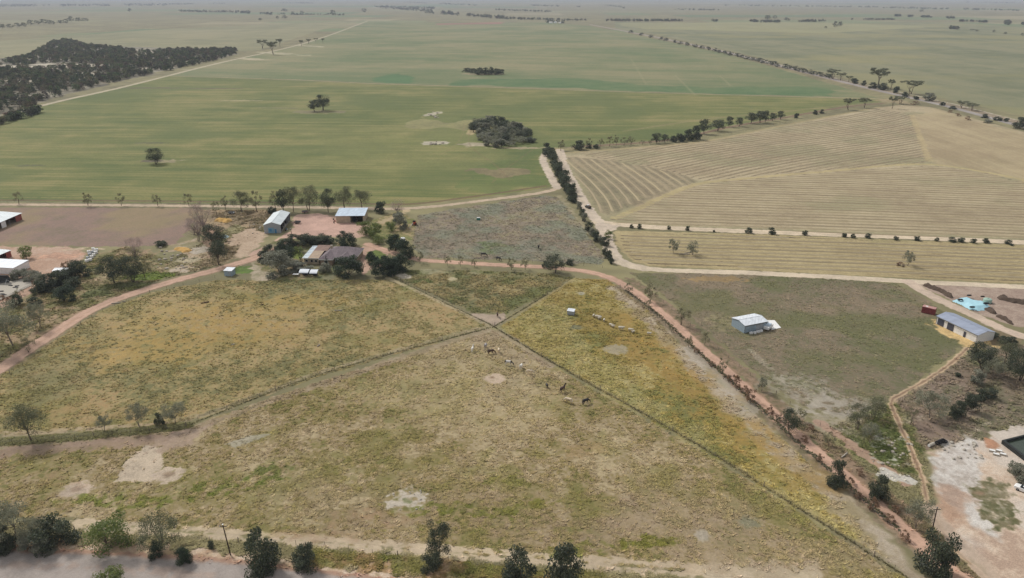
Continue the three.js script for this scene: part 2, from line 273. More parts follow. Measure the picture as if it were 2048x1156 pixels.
// paddocks
pPoly(P.grey, veg([[118, 104, 84], [128, 108, 94], [136, 112, 98]], { big: 40, mid: 6, grain: 0.07, accent: [140, 124, 88], ascale: 24, at: 0.58 }), { fuzz: 2 });
pPoly(P.mid, veg([[108, 103, 84], [121, 110, 93], [129, 115, 98], [136, 126, 98]], { big: 30, mid: 4, grain: 0.1, accent: [112, 118, 98], ascale: 12, at: 0.54 }), { fuzz: 1.8 });
pPoly(P.tri, veg([[92, 92, 58], [108, 104, 68], [126, 114, 78], [138, 124, 84]], { big: 22, mid: 4, accent: [84, 92, 48], ascale: 11, at: 0.6 }), { fuzz: 1.5 });
pPoly(P.left, veg([[108, 104, 66], [124, 115, 74], [138, 124, 82], [150, 133, 92], [152, 128, 88]], { big: 30, mid: 4, fine: 0.9, af: 0.7, am: 1.1, accent: [116, 110, 62], ascale: 14, at: 0.62 }), { fuzz: 1.5 });
pPoly(P.front, veg([[108, 103, 58], [128, 115, 74], [138, 122, 86], [146, 130, 100], [164, 148, 114]], { big: 34, mid: 4, fine: 0.7, af: 0.8, ab: 1.2, am: 1.2, grain: 0.1, accent: [114, 108, 58], ascale: 8, at: 0.66, seed: 3 }), { fuzz: 1.5 });
pPoly(P.wedge, veg([[108, 106, 58], [122, 113, 60], [136, 120, 63], [145, 130, 77], [154, 142, 94]], { big: 24, mid: 4, fine: 0.9, af: 0.8, am: 1.3, accent: [134, 112, 56], ascale: 13, at: 0.6, seed: 5 }), { fuzz: 1.2 });
pPoly([[1000, 655], [1095, 592], [1120, 600], [1180, 690], [1330, 820], [1560, 980], [1740, 1090], [1600, 1020], [1400, 895], [1100, 724]], veg([[128, 122, 72], [148, 138, 90], [164, 152, 108]], { big: 14, mid: 2.5, af: 1 }), { soft: 2, fuzz: 5, fs: 6, op: 0.6 });
pPoly(P.right, veg([[100, 97, 68], [110, 101, 78], [117, 104, 83], [126, 111, 89]], { big: 30, mid: 5, grain: 0.09, accent: [92, 94, 56], ascale: 14, at: 0.6, seed: 2 }), { fuzz: 1.5 });
pPoly(P.rightLow, veg([[96, 94, 66], [110, 101, 80], [124, 109, 92]], { big: 20, mid: 4, grain: 0.1, accent: [128, 108, 94], ascale: 10, at: 0.55, seed: 2 }), { fuzz: 3, fs: 6 });
pPoly([[1640, 860], [1700, 836], [1790, 805], [1850, 900], [1830, 960], [1760, 935], [1690, 890]], veg([[74, 82, 38], [90, 92, 50], [108, 98, 70]], { big: 12, mid: 3 }), { fuzz: 3, fs: 5, soft: 1.5 });
pPoly([[1850, 905], [1960, 880], [2060, 850], [2260, 870], [2260, 1156], [2140, 1200], [2020, 1190], [1900, 1085], [1868, 1010]], veg([[168, 144, 124], [188, 166, 144], [198, 180, 160]], { big: 16, mid: 3, accent: [190, 180, 168], ascale: 11, at: 0.6 }), { fuzz: 2.5, fs: 5, soft: 1 });
pPoly([[1868, 905], [1930, 870], [1960, 885], [1950, 930], [1955, 990], [1990, 1050], [2000, 1080], [1950, 1050], [1900, 1010], [1872, 960]], veg([[166, 158, 148], [186, 180, 172], [198, 194, 186]], { big: 7, mid: 1.5 }), { fuzz: 2.5, fs: 4, soft: 1.2, op: 0.85 });
pPoly([[1940, 975], [1975, 955], [2015, 970], [2035, 1010], [2030, 1040], [1990, 1058], [1955, 1030]], veg([[84, 84, 50], [104, 98, 68], [124, 114, 88]], { big: 6, mid: 1.6, accent: [160, 150, 130], ascale: 2, at: 0.6 }), { fuzz: 3, fs: 2.2, soft: 1, broken: 0.3 });
pPoly([[1980, 862], [2048, 850], [2200, 845], [2200, 885], [2048, 880], [1990, 885]], flat([186, 174, 160], 0.06, 2), { fuzz: 1.2 });
pPoly([[1968, 875], [1992, 878], [1998, 900], [1972, 895]], flat([160, 112, 82], 0.1, 2), { fuzz: 1.2, op: 0.8 });
pPoly([[1876, 968], [1960, 985], [1900, 1060], [1872, 1020]], flat([150, 116, 92], 0.1, 2), { fuzz: 2, op: 0.6, soft: 1.5 });
// homestead yards
pPoly([[590, 430], [640, 425], [672, 440], [740, 452], [745, 470], [700, 476], [640, 472], [600, 484], [560, 505], [520, 520], [480, 530], [500, 505], [560, 478], [586, 455]], flat(C.yard, 0.07, 4), { fuzz: 2, fs: 4 });
pPoly([[640, 428], [672, 434], [735, 455], [700, 470], [600, 468], [592, 440]], flat([182, 148, 133], 0.06, 4), { fuzz: 3, fs: 6, op: 0.7, soft: 2 });
pPoly([[345, 490], [390, 478], [420, 490], [425, 520], [395, 545], [330, 545], [300, 530]], veg([[150, 132, 104], [166, 146, 120], [172, 158, 138]], { big: 14, mid: 3, accent: [110, 108, 70], ascale: 6, at: 0.62 }), { fuzz: 3, fs: 4, soft: 1 });
pPoly([[395, 418], [560, 420], [540, 445], [505, 462], [470, 450], [420, 470], [390, 470]], veg([[104, 94, 66], [124, 108, 82], [146, 126, 98]], { big: 14, mid: 3, accent: [164, 140, 108], ascale: 8, at: 0.58 }), { fuzz: 2.5 });
pPoly([[465, 470], [510, 455], [535, 468], [520, 490], [490, 512], [455, 520], [450, 490]], veg([[158, 136, 112], [172, 150, 126], [178, 156, 132]], { big: 14, mid: 3 }), { fuzz: 2.5, soft: 1 });
pPoly([[440, 490], [480, 490], [470, 515], [440, 532], [400, 535], [420, 505]], veg([[108, 96, 68], [128, 112, 84], [150, 130, 104]], { big: 10, mid: 2 }), { fuzz: 2.5, soft: 1 });
pPoly([[410, 452], [436, 448], [440, 500], [415, 515], [405, 480]], flat([150, 118, 98], 0.1, 3), { fuzz: 2.5, op: 0.7, soft: 1.5 });
pPoly([[-60, 492], [150, 494], [175, 505], [150, 530], [110, 556], [60, 590], [20, 610], [-60, 640]], veg([[160, 130, 108], [170, 140, 118], [178, 152, 132]], { big: 14, mid: 3 }), { fuzz: 2, soft: 0.8 });
pPoly([[150, 535], [190, 510], [250, 492], [300, 500], [340, 520], [320, 560], [200, 610], [110, 660], [0, 730], [-80, 790], [-80, 640], [40, 605]], veg([[102, 98, 62], [122, 112, 76], [140, 122, 90], [152, 128, 100]], { big: 14, mid: 3, accent: [96, 98, 54], ascale: 8, at: 0.58 }), { fuzz: 2.5, soft: 0.8 });
pPoly([[160, 560], [200, 535], [300, 525], [350, 545], [300, 560], [220, 592], [170, 600]], veg([[112, 106, 72], [138, 126, 94], [166, 146, 116]], { big: 9, mid: 2.4, accent: [94, 100, 56], ascale: 6, at: 0.52 }), { fuzz: 2.5, op: 0.8 });
for (const [px, py, rx, rz, c] of [[300, 553, 10, 4.5, [96, 112, 40]], [480, 540, 6, 6, [84, 108, 40]], [255, 572, 10, 5, [92, 96, 56]], [190, 588, 5, 5, [84, 88, 52]], [340, 515, 9, 8, [112, 108, 74]], [400, 500, 6, 6, [164, 154, 138]], [372, 520, 6, 4, [158, 148, 120]], [120, 512, 12, 4, [178, 140, 116]], [165, 498, 7, 2, [184, 164, 138]]]) pSpot(px, py, rx, rz, flat(c, 0.12, 1.6), { fuzz: 2.2, fs: 2.5, op: 0.85 });
pPoly([[525, 498], [560, 478], [655, 470], [670, 485], [725, 492], [735, 530], [720, 555], [600, 565], [500, 560], [505, 530]], veg([[84, 88, 48], [108, 102, 62], [140, 122, 92]], { big: 9, mid: 2.4, accent: [120, 116, 92], ascale: 5, at: 0.56 }), { fuzz: 2, soft: 0.8 });
pPoly([[505, 525], [530, 540], [560, 548], [555, 562], [500, 560]], veg([[140, 132, 104], [160, 146, 122], [170, 156, 134]], { big: 6, mid: 2 }), { fuzz: 2, soft: 0.8 });
pPoly([[600, 498], [606, 515], [595, 520], [575, 515], [585, 505]], flat([104, 118, 44], 0.1, 2), { fuzz: 1, op: 0.8 });
pPoly([[725, 492], [760, 492], [775, 505], [770, 530], [740, 540], [726, 548], [715, 530], [722, 510]], flat([170, 140, 120], 0.08, 3), { fuzz: 1.2 });
pPoly([[733, 505], [755, 500], [772, 510], [760, 525], [735, 525]], flat([92, 104, 46], 0.12, 2), { fuzz: 0.8 });
pPoly([[745, 440], [800, 422], [830, 440], [825, 480], [800, 478], [760, 480], [735, 470]], veg([[98, 96, 52], [122, 112, 70], [158, 138, 104]], { big: 10, mid: 2.6, accent: [92, 102, 46], ascale: 6, at: 0.55 }), { fuzz: 2, soft: 0.8 });
pLine([[760, 445], [795, 432], [815, 420]], 4, flat([176, 156, 122], 0.08, 3), { fuzz: 1.5, op: 0.9 });
pPoly([[790, 548], [812, 545], [825, 556], [800, 560]], flat([176, 166, 146], 0.08, 1.5), { fuzz: 1.2 });
pPoly([[1862, 636], [1862, 652], [1935, 694], [1990, 692], [1990, 672], [1950, 680], [1872, 640]], flat([190, 162, 112], 0.1, 2), { fuzz: 2.2, fs: 3, soft: 1 });
pPoly([[1830, 565], [2048, 576], [2260, 590], [2260, 680], [2040, 655], [1960, 630], [1890, 596]], veg([[142, 122, 108], [156, 136, 120], [164, 146, 130]], { big: 18, mid: 4 }), { fuzz: 1.5 });
pPoly([[1960, 655], [2040, 668], [2040, 690], [1985, 690]], flat([124, 108, 80], 0.1, 3), { fuzz: 1.5, op: 0.8 });
console.log('paint tracks', Math.round(performance.now()));
// wear along the red road on the right, pale dust verge of the wedge
pLine([[1235, 580], [1290, 632], [1370, 715], [1440, 785], [1540, 880], [1640, 970], [1750, 1070], [1840, 1170]], 7, veg([[150, 134, 112], [162, 147, 126], [172, 158, 140]], { big: 12, mid: 3, am: 0.8, accent: [132, 118, 82], ascale: 5, at: 0.58 }), { fuzz: 2.6, soft: 1.6, fs: 4, op: 0.9 });
pLine([[1240, 572], [1300, 621], [1400, 714], [1500, 805], [1600, 896], [1700, 983], [1830, 1098], [1900, 1165]], 3.2, veg([[104, 94, 68], [124, 108, 86], [142, 124, 102]], { big: 8, mid: 2 }), { fuzz: 1.1, op: 0.9, soft: 0.6 });
pLine([[1380, 700], [1420, 740], [1500, 815]], 6, flat([168, 158, 144], 0.06, 2), { fuzz: 2, op: 0.6 });
pLine([[1260, 560], [1310, 595], [1400, 672], [1500, 757], [1600, 845], [1700, 930], [1830, 1045], [1950, 1150]], 5, veg([[98, 90, 62], [118, 100, 78], [138, 114, 94]], { big: 8, mid: 2 }), { fuzz: 1.5, op: 0.85, soft: 0.6 });
pLine([[1620, 830], [1690, 870], [1700, 850], [1660, 800]], 9, flat([158, 146, 130], 0.1, 3), { fuzz: 3, soft: 1.5, op: 0.55, broken: 0.4 });
pLine([[1500, 700], [1600, 790], [1690, 868]], 2.4, flat([150, 140, 122], 0.08, 2), { fuzz: 0.8, op: 0.55, broken: 0.42 });
pSpot(1590, 770, 12, 8, flat([150, 142, 128], 0.1, 2), { fuzz: 3, op: 0.5, soft: 2, broken: 0.45 });
pSpot(1665, 815, 13, 7, flat([156, 148, 134], 0.1, 2), { fuzz: 3, op: 0.7, soft: 2, broken: 0.42 });
pSpot(1455, 645, 8, 8, flat([142, 130, 98], 0.12, 1.6), { fuzz: 2.5, op: 0.6, soft: 1.5, broken: 0.42 });
pSpot(1430, 558, 13, 3, flat([146, 120, 78], 0.1, 2), { fuzz: 2, op: 0.7 });
pLine([[1640, 845], [1700, 890], [1770, 938], [1812, 966]], 3.6, flat([168, 138, 118], 0.07, 2), { fuzz: 0.9, op: 0.9 });
pSpot(1800, 955, 5, 2.2, flat([182, 176, 164], 0.08, 1.2), { fuzz: 1.5, turn: 0.5 });
// roads and tracks proper
const tone = (c) => veg([c.map((q) => q * 0.93), c, c.map((q) => q * 1.06)], { big: 14, mid: 2.5, fine: 0.5, af: 0.5, grain: 0.06 });
pLine(T.red, 7.2, tone([140, 116, 92]), { fuzz: 1.2, op: 0.7 }); pLine(T.red, 5.4, tone(C.redDirt), { fuzz: 0.5 }); pLine(T.red, 1.0, tone([158, 126, 104]), { fuzz: 0.6, op: 0.5, broken: 0.42 });
pLine(T.redRight, 5.2, tone([150, 122, 98]), { fuzz: 0.9, op: 0.8 }); pLine(T.redRight, 4.2, tone([184, 150, 128]), { fuzz: 0.4 }); pLine(T.redRight, 0.7, tone([160, 128, 104]), { fuzz: 0.5, op: 0.5, broken: 0.42 });
pLine(T.paleTop, 5, tone([178, 158, 134]), { fuzz: 0.8 }); pLine(T.paleLeftOfRow, 6, tone(C.pale), { fuzz: 0.8 });
pLine(T.paleRightOfRow, 7, tone(C.pale), { fuzz: 0.9 }); pLine(T.paleAlong, 7.4, tone([196, 178, 152]), { fuzz: 0.7 }); for (const l of [T.paleAlong, T.paleLow, T.paleRightOfRow, T.paleTop]) pLine(l, 1.1, tone([160, 146, 118]), { fuzz: 0.6, op: 0.4, broken: 0.42 });
pLine(T.paleLow, 5.6, tone([192, 176, 152]), { fuzz: 0.6 }); pLine(T.paleRight, 5.6, tone([188, 168, 148]), { fuzz: 0.7 });
pPoly([[1180, 425], [1210, 446], [1240, 452], [1225, 464], [1212, 470], [1195, 450]], tone(C.pale), { fuzz: 1.2 });
pLine([[1120, 392], [1150, 430], [1185, 470]], 3.5, tone([160, 146, 118]), { fuzz: 1.2, op: 0.6, broken: 0.4 });
pLine(T.cropLine, 4.5, tone([150, 140, 106]), { soft: 1.5, fuzz: 1.2, op: 0.8 }); pLine(T.leftTrack, 8, tone([172, 160, 134]), { soft: 1.5, fuzz: 1.2 });
pLine([[1250, 262], [1400, 240], [1560, 224], [1760, 203]], 5, tone([136, 122, 86]), { soft: 1.5, fuzz: 2, op: 0.55 });
pLine([[1150, 294], [1330, 281], [1460, 254], [1560, 237], [1690, 214], [1770, 206]], 5, tone([116, 90, 70]), { fuzz: 1.5, op: 0.8 });
pLine([[2320, 309], [2048, 249], [1900, 211], [1760, 181], [1600, 142], [1450, 104], [1300, 72], [1180, 49]], 20, veg([[116, 104, 82], [140, 124, 102], [156, 140, 118]], { big: 30, mid: 6 }), { soft: 1.5, fuzz: 2.5 });
pLine(T.highway, 9, tone([150, 142, 134]), { soft: 0.8, fuzz: 0.5 }); pLine(T.verge, 2.2, tone([190, 180, 162]), { soft: 0.8, fuzz: 1, broken: 0.4 });
pPoly([[1740, 200], [1790, 196], [1840, 212], [1800, 208]], tone([150, 132, 100]), { fuzz: 4, op: 0.7 });
// the sealed road in the corner with its red shoulders and the sandy verge
pLine([[-200, 1092], [150, 1104], [300, 1116], [560, 1140], [760, 1160], [1000, 1180]], 7, veg([[164, 138, 114], [182, 158, 132], [192, 172, 150]], { big: 9, mid: 2, accent: [136, 118, 84], ascale: 4, at: 0.64 }), { fuzz: 2, soft: 0.6 });
pLine([[640, 1115], [800, 1130], [1000, 1150], [1200, 1165]], 6, veg([[104, 92, 50], [132, 108, 70], [160, 134, 104]], { big: 7, mid: 1.8, accent: [86, 94, 38], ascale: 4, at: 0.5 }), { fuzz: 2, soft: 0.6 });
pLine(T.road, 11.5, tone([154, 124, 104]), { fuzz: 0.8 }); pLine(T.road, 9, tone([150, 140, 132]), { fuzz: 0.5, soft: 0.8 });
pLine([[-60, 1128], [200, 1136], [420, 1152]], 2.2, tone([156, 136, 122]), { fuzz: 0.9, soft: 0.8, op: 0.6, broken: 0.4 });
// wheel tracks along the bottom fence and other worn paths
for (const o of [0, 1]) {
  pLine([[150, 1043 + o * 12], [420, 1060 + o * 14], [700, 1082 + o * 14], [900, 1098 + o * 13], [1200, 1120 + o * 16], [1500, 1142 + o * 12]], 2.2, tone([184, 166, 140]), { fuzz: 0.8, op: 0.9, broken: 0.3 });
}
pSpot(1530, 1150, 14, 4, flat([172, 158, 134], 0.08, 2), { fuzz: 2.5, op: 0.8, soft: 1.2 });
pLine([[330, 846], [420, 826], [640, 746], [800, 700], [940, 662], [985, 654]], 3, veg([[118, 112, 78], [144, 130, 98], [158, 144, 116]], { big: 8, mid: 2 }), { fuzz: 0.9, op: 0.8 });
pLine([[0, 868], [150, 860], [330, 848]], 2.4, tone([164, 146, 118]), { fuzz: 0.8, op: 0.85, broken: 0.35 });
pLine([[-60, 897], [150, 886], [380, 862], [430, 842], [650, 766], [940, 672], [985, 662], [1100, 734]], 3.4, veg([[122, 108, 84], [142, 124, 100], [154, 138, 116]], { big: 8, mid: 2 }), { fuzz: 1.3, op: 0.75 });
pLine([[775, 556], [870, 598], [978, 650]], 2.6, tone([158, 144, 112]), { fuzz: 0.6, op: 0.85 });
pLine([[790, 552], [880, 596], [985, 648]], 1.2, tone([110, 102, 70]), { fuzz: 0.5, op: 0.45 });
pLine([[1010, 640], [1095, 592], [1145, 560]], 2.2, tone([146, 132, 92]), { fuzz: 0.6, op: 0.7 });
pPoly([[930, 626], [1005, 628], [1015, 640], [990, 655], [965, 645]], tone([164, 146, 126]), { fuzz: 1.2 });
pPoly([[960, 668], [985, 662], [1060, 720], [1040, 740], [1000, 716], [940, 690]], tone([150, 134, 108]), { fuzz: 2.5, op: 0.75, soft: 1.2 });
for (const l of [[[400, 832], [640, 749], [960, 660]], [[985, 652], [1100, 722], [1400, 892], [1600, 1018], [1830, 1165]], [[985, 655], [1030, 628], [1095, 588]], [[785, 555], [985, 651]]]) pLine(l, 1.1, tone([104, 96, 68]), { fuzz: 0.4, op: 0.5 });
pLine([[-60, 890], [150, 874], [370, 852]], 4.2, veg([[74, 76, 36], [98, 92, 52], [116, 100, 66]], { big: 6, mid: 1.5 }), { fuzz: 1 });
pLine([[-60, 912], [150, 894], [330, 878]], 5, tone([138, 116, 100]), { fuzz: 2, op: 0.75, soft: 1 });
const zone = (px, c, op, broken) => pPoly(px, veg([c.map((q) => q * 0.9), c, c.map((q) => q * 1.08)], { big: 14, mid: 2.4, fine: 0.6, af: 0.7 }), { soft: 6, fuzz: 9, fs: 9, op, broken });
zone([[700, 765], [985, 672], [1150, 785], [1050, 865], [800, 850]], [158, 143, 108], 0.5);
zone([[1250, 950], [1500, 1010], [1700, 1110], [1500, 1140], [1200, 1080]], [144, 126, 102], 0.55);
zone([[200, 965], [700, 900], [900, 1000], [600, 1040], [250, 1020]], [110, 106, 56], 0.4, 0.45);
zone([[600, 990], [900, 960], [1250, 1040], [1150, 1080], [700, 1060]], [138, 120, 94], 0.45, 0.4);
zone([[1250, 640], [1380, 740], [1520, 850], [1650, 970], [1560, 960], [1350, 800], [1220, 680]], [144, 114, 58], 0.6, 0.42);
zone([[200, 640], [420, 590], [650, 600], [600, 680], [350, 720], [180, 720]], [156, 132, 78], 0.5, 0.4);
zone([[20, 760], [160, 660], [220, 650], [160, 760], [60, 820]], [112, 108, 72], 0.5);
// bare patches in the front paddock
const BARE = [];
const bare = (c) => veg([c.map((q) => q * 0.9), c, c.map((q) => q * 1.05)], { big: 5, mid: 1.2, fine: 0.4, af: 0.5 });
pPoly([[232, 962], [250, 925], [290, 892], [325, 896], [322, 930], [300, 962], [262, 968]], bare([176, 160, 138]), { fuzz: 1.2, fs: 2 });
pPoly([[300, 890], [360, 862], [420, 850], [380, 890], [330, 910]], bare([150, 130, 112]), { fuzz: 2, fs: 3, op: 0.85, soft: 0.8 });
for (const [px, py, rx, rz, c] of [[337, 950, 3.9, 3.7, [186, 168, 150]], [337, 949, 1.4, 1.2, [138, 118, 96]], [152, 979, 3.8, 3.5, [178, 160, 142]], [152, 979, 1.5, 1.3, [142, 122, 102]], [813, 1001, 5.2, 4.8, [180, 170, 156]], [988, 757, 3.4, 3.4, [178, 158, 138]], [984, 755, 0.7, 0.6, [110, 88, 66]], [1232, 699, 4.3, 3.8, [148, 138, 116]], [1153, 655, 2.6, 2, [110, 110, 84]], [1162, 587, 1.4, 1.6, [160, 154, 140]], [1497, 1045, 2.6, 2.2, [128, 124, 98]], [1405, 1072, 1.6, 2, [166, 156, 138]], [905, 558, 2, 2.2, [176, 162, 130]], [868, 543, 6, 3.5, [150, 144, 116]], [845, 562, 4, 3, [88, 104, 54]], [952, 545, 3, 2, [150, 142, 116]], [1035, 906, 1.4, 1, [162, 146, 112]], [1020, 493, 8, 4, [94, 92, 72]], [995, 495, 9, 8, [92, 104, 58]], [1030, 498, 10, 7, [120, 120, 104]], [930, 470, 14, 14, [122, 116, 96]], [812, 575, 5, 3, [100, 104, 54]]])
  (c[0] > 145 ? BARE.push([...G(px, py), rx + 0.4, rz + 0.4]) : 0), pSpot(px, py, rx, rz, bare(c), rx > 2.2 && py < 600 || rx > 5.5 ? { fuzz: Math.min(rx, rz) * 0.75, fs: Math.min(rx, rz) * 0.6, soft: 1.2, op: 0.6, broken: 0.45 } : { fuzz: Math.min(rx, rz) * 0.32, fs: 1.0, soft: 0.6, op: 0.86, broken: px === 813 ? 0.4 : 0.22 });
pSpot(813, 1000, 1.6, 1.3, bare([92, 98, 56]), { fuzz: 1, op: 0.7, broken: 0.42 });
pPoly([[450, 888], [500, 872], [540, 868], [520, 880], [470, 896]], bare([152, 146, 128]), { fuzz: 0.7, op: 0.8 });
for (const [px, py, rx, rz, c] of [[300, 1000, 12, 2.4, [92, 98, 34]], [430, 975, 10, 3, [90, 98, 36]], [180, 1000, 7, 1.6, [96, 102, 40]], [975, 1025, 10, 2.4, [96, 98, 36]], [1230, 1090, 10, 2, [98, 100, 38]], [1300, 1085, 7, 1.4, [104, 102, 40]], [540, 945, 5, 3, [88, 96, 40]], [860, 1020, 8, 2, [98, 100, 38]], [1080, 1010, 6, 1.6, [104, 102, 40]], [1010, 960, 5, 3, [106, 104, 48]]])
  pSpot(px, py, rx, rz, bare(c), { fuzz: Math.min(rx, rz), fs: 2.2, soft: 0.5, op: 0.75, broken: 0.44, turn: -0.15 });
for (const [px, py, rx, rz, c] of [[740, 1035, 7, 2.4, [152, 122, 92]], [120, 960, 6, 2.4, [152, 124, 96]], [640, 1070, 9, 1.5, [146, 116, 90]], [1170, 900, 6, 3, [150, 124, 86]], [280, 700, 24, 12, [158, 130, 72]], [430, 650, 24, 14, [154, 126, 68]], [160, 830, 16, 5, [154, 126, 84]], [600, 600, 22, 7, [146, 122, 64]]])
  pSpot(px, py, rx, rz, bare(c), { fuzz: Math.min(rx, rz), fs: 3, soft: 1.5, op: 0.5, broken: 0.46 });
// cable trench down the slope, two pale spoil lines with dark earth between
pLine(T.trench, 1.9, tone([182, 158, 128]), { fuzz: 0.6 }); pLine(T.trench, 0.6, tone([122, 98, 76]), { fuzz: 0.25, op: 0.85 });
pLine([[1860, 1020], [1880, 1046], [1940, 1110], [2010, 1180]], 4.5, tone([174, 154, 134]), { fuzz: 1, op: 0.8 });
for (const l of [[[1740, 880], [1790, 850], [1785, 840]], [[1800, 846], [1900, 830], [1960, 815]], [[1810, 838], [1890, 824], [1930, 812]], [[1880, 905], [1950, 865], [1975, 845]]]) pLine(l, 0.8, tone([166, 154, 134]), { fuzz: 0.5, op: 0.6, broken: 0.42 });
{ const r = rng(12); for (let k = 0; k < 26; k++) pSpot(1740 + r() * 85, 872 + r() * 60, 0.35 + r() * 0.5, 0.3 + r() * 0.3, bare([176, 172, 160]), { fuzz: 0.2, op: 0.8 }); }
console.log('pack', Math.round(performance.now()));

const FIELD = 1.0;
for (const b of BANDS) {
  const d = new Uint8Array(b.w * b.h * 4);
  for (let k = 0, n = b.w * b.h; k < n; k++) { for (let c = 0; c < 3; c++) d[k * 4 + c] = clamp(b.c[k * 3 + c], 0, 255); d[k * 4 + 3] = 255; }
  const t = new THREE.DataTexture(d, b.w, b.h); t.colorSpace = THREE.SRGBColorSpace; t.magFilter = THREE.LinearFilter; t.minFilter = THREE.LinearMipmapLinearFilter; t.generateMipmaps = true;
  t.wrapS = t.wrapT = THREE.MirroredRepeatWrapping; t.needsUpdate = true; b.tex = t;
  b.mat = new THREE.MeshStandardMaterial({ map: t, roughness: 1, color: new THREE.Color(FIELD, FIELD, FIELD) });
  if (b.w === 2048 && b.x < 300) { b.mat.bumpMap = t; b.mat.bumpScale = 0.12; }
}
const bandOf = (z) => { for (let i = 0; i < 6; i++) if (z > BANDS[i].z1) return i; return 5; };
function groundColour(x, z, o) { const b = BANDS[bandOf(z)], i = clamp(((x + b.x) / b.dx) | 0, 0, b.w - 1), j = clamp(((b.z0 - z) / b.dz) | 0, 0, b.h - 1), k = (j * b.w + i) * 3; o[0] = b.c[k]; o[1] = b.c[k + 1]; o[2] = b.c[k + 2]; return o; }
const FLAT_SETS = BANDS.map((b) => b.mat);
function sheetGeometry(tris, y) {                             // tris: per band, flat list of x,z
  const pos = [], uv = [], g = new THREE.BufferGeometry(), nor = [];
  tris.forEach((l, i) => {
    if (!l.length) return; const b = BANDS[i];
    g.addGroup(pos.length / 3, l.length / 2, i);
    for (let k = 0; k < l.length; k += 2) { pos.push(l[k], y, l[k + 1]); nor.push(0, 1, 0); uv.push((l[k] + b.x) / (2 * b.x), (b.z0 - l[k + 1]) / (b.z0 - b.z1)); }
  });
  g.setAttribute('position', new THREE.Float32BufferAttribute(pos, 3)); g.setAttribute('normal', new THREE.Float32BufferAttribute(nor, 3)); g.setAttribute('uv', new THREE.Float32BufferAttribute(uv, 2));
  return g;
}
function sheetMesh(tris, y) {                                  // only the bands in use
  const used = tris.map((l, i) => i).filter((i) => tris[i].length), g = sheetGeometry(tris, y);
  g.groups.forEach((q) => { q.materialIndex = used.indexOf(q.materialIndex); });
  const m = used.length === 1 ? new THREE.Mesh((g.clearGroups(), g), FLAT_SETS[used[0]]) : new THREE.Mesh(g, used.map((i) => FLAT_SETS[i]));
  m.receiveShadow = true; return m;
}
function clip(poly, z, keepAbove) {                            // cut a polygon along a line of constant z
  const out = [], inside = (p) => keepAbove ? p[1] >= z : p[1] <= z;
  poly.forEach((p, i) => {
    const q = poly[(i + 1) % poly.length];
    if (inside(p)) out.push(p);
    if (inside(p) !== inside(q)) { const t = (z - p[1]) / (q[1] - p[1]); out.push([p[0] + (q[0] - p[0]) * t, z]); }
  });
  return out;
}
function pushTriangles(tris, poly) {
  for (let i = 0; i < 6; i++) {
    let p = poly; if (i > 0) p = clip(p, BANDS[i].z0, false); if (i < 5 && p.length) p = clip(p, BANDS[i].z1, true);
    if (p.length < 3) continue;
    const v = p.map(([x, z]) => new THREE.Vector2(x, -z));
    if (THREE.ShapeUtils.area(v) < 0) { v.reverse(); p = p.slice().reverse(); }
    for (const f of THREE.ShapeUtils.triangulateShape(v, [])) for (const k of f) tris[i].push(p[k][0], p[k][1]);
  }
}
function ragged(p, amp, step) {                                // an outline with small irregularities
  const out = [];
  p.forEach((a, i) => {
    const b = p[(i + 1) % p.length], l = Math.hypot(b[0] - a[0], b[1] - a[1]), n = Math.max(1, Math.min(40, Math.round(l / step)));
    for (let k = 0; k < n; k++) { const x = a[0] + (b[0] - a[0]) * k / n, z = a[1] + (b[1] - a[1]) * k / n; out.push([x + (n2(x / 3, z / 3) - 0.5) * amp * 2, z + (n2(x / 3 + 50, z / 3) - 0.5) * amp * 2]); }
  });
  return out;
}
function groundSheet(name, label, category, px, y = 0.02) {
  const tris = BANDS.map(() => []); pushTriangles(tris, ragged(GP(px), 0.7, 6));
  return structure(sheetMesh(tris, y), name, label, category);
}
function ribbon(name, label, category, px, width, y = 0.04) {
  const tris = BANDS.map(() => []), c = smooth(GP(px), 3), L = [], R = [];
  c.forEach((p, i) => {
    const a = c[Math.max(0, i - 1)], b = c[Math.min(c.length - 1, i + 1)], l = Math.hypot(b[0] - a[0], b[1] - a[1]), nx = -(b[1] - a[1]) / l, nz = (b[0] - a[0]) / l;
    const w = width / 2 * (0.92 + 0.2 * n2(i * 0.7, width)); L.push([p[0] + nx * w, p[1] + nz * w]); R.push([p[0] - nx * w, p[1] - nz * w]);
  });
  for (let i = 1; i < c.length; i++) pushTriangles(tris, [L[i - 1], L[i], R[i], R[i - 1]]);
  return structure(sheetMesh(tris, y), name, label, category);
}
{ // the country itself, out to the horizon
  const tris = BANDS.map(() => []);
  BANDS.forEach((b, i) => { const w = b.x * 1.6, z0 = i ? b.z0 : 120; tris[i].push(-w, z0, w, b.z1, -w, b.z1, -w, z0, w, z0, w, b.z1); });
  structure(sheetMesh(tris, 0), 'ground', 'flat dry farm country reaching to the hazy horizon', 'ground');
}
groundSheet('crop_field', 'green crop field with drill rows behind the farm sheds', 'field', P.cropNear);
groundSheet('crop_field', 'far green crop field beyond the thin pale line', 'field', P.cropFar);
const hayField = groundSheet('hay_field', 'large tan field of cut hay with rows of windrows', 'field', P.hay);
const hayLow = groundSheet('hay_field', 'narrow strip of cut hay between two pale tracks', 'field', P.hayLow);
groundSheet('paddock', 'bare purplish brown paddock beside the long red-ended shed', 'paddock', P.grey);
groundSheet('paddock', 'grey-brown paddock with teal trough behind the red track', 'paddock', P.mid);
groundSheet('paddock', 'small dull green triangular paddock behind the fence crossing', 'paddock', P.tri);
groundSheet('paddock', 'golden brown paddock in front of the house', 'paddock', P.left);
groundSheet('paddock', 'large patchy straw paddock with grazing horses', 'paddock', P.front);
groundSheet('paddock', 'mustard yellow wedge paddock with sheep beside the red track', 'paddock', P.wedge);
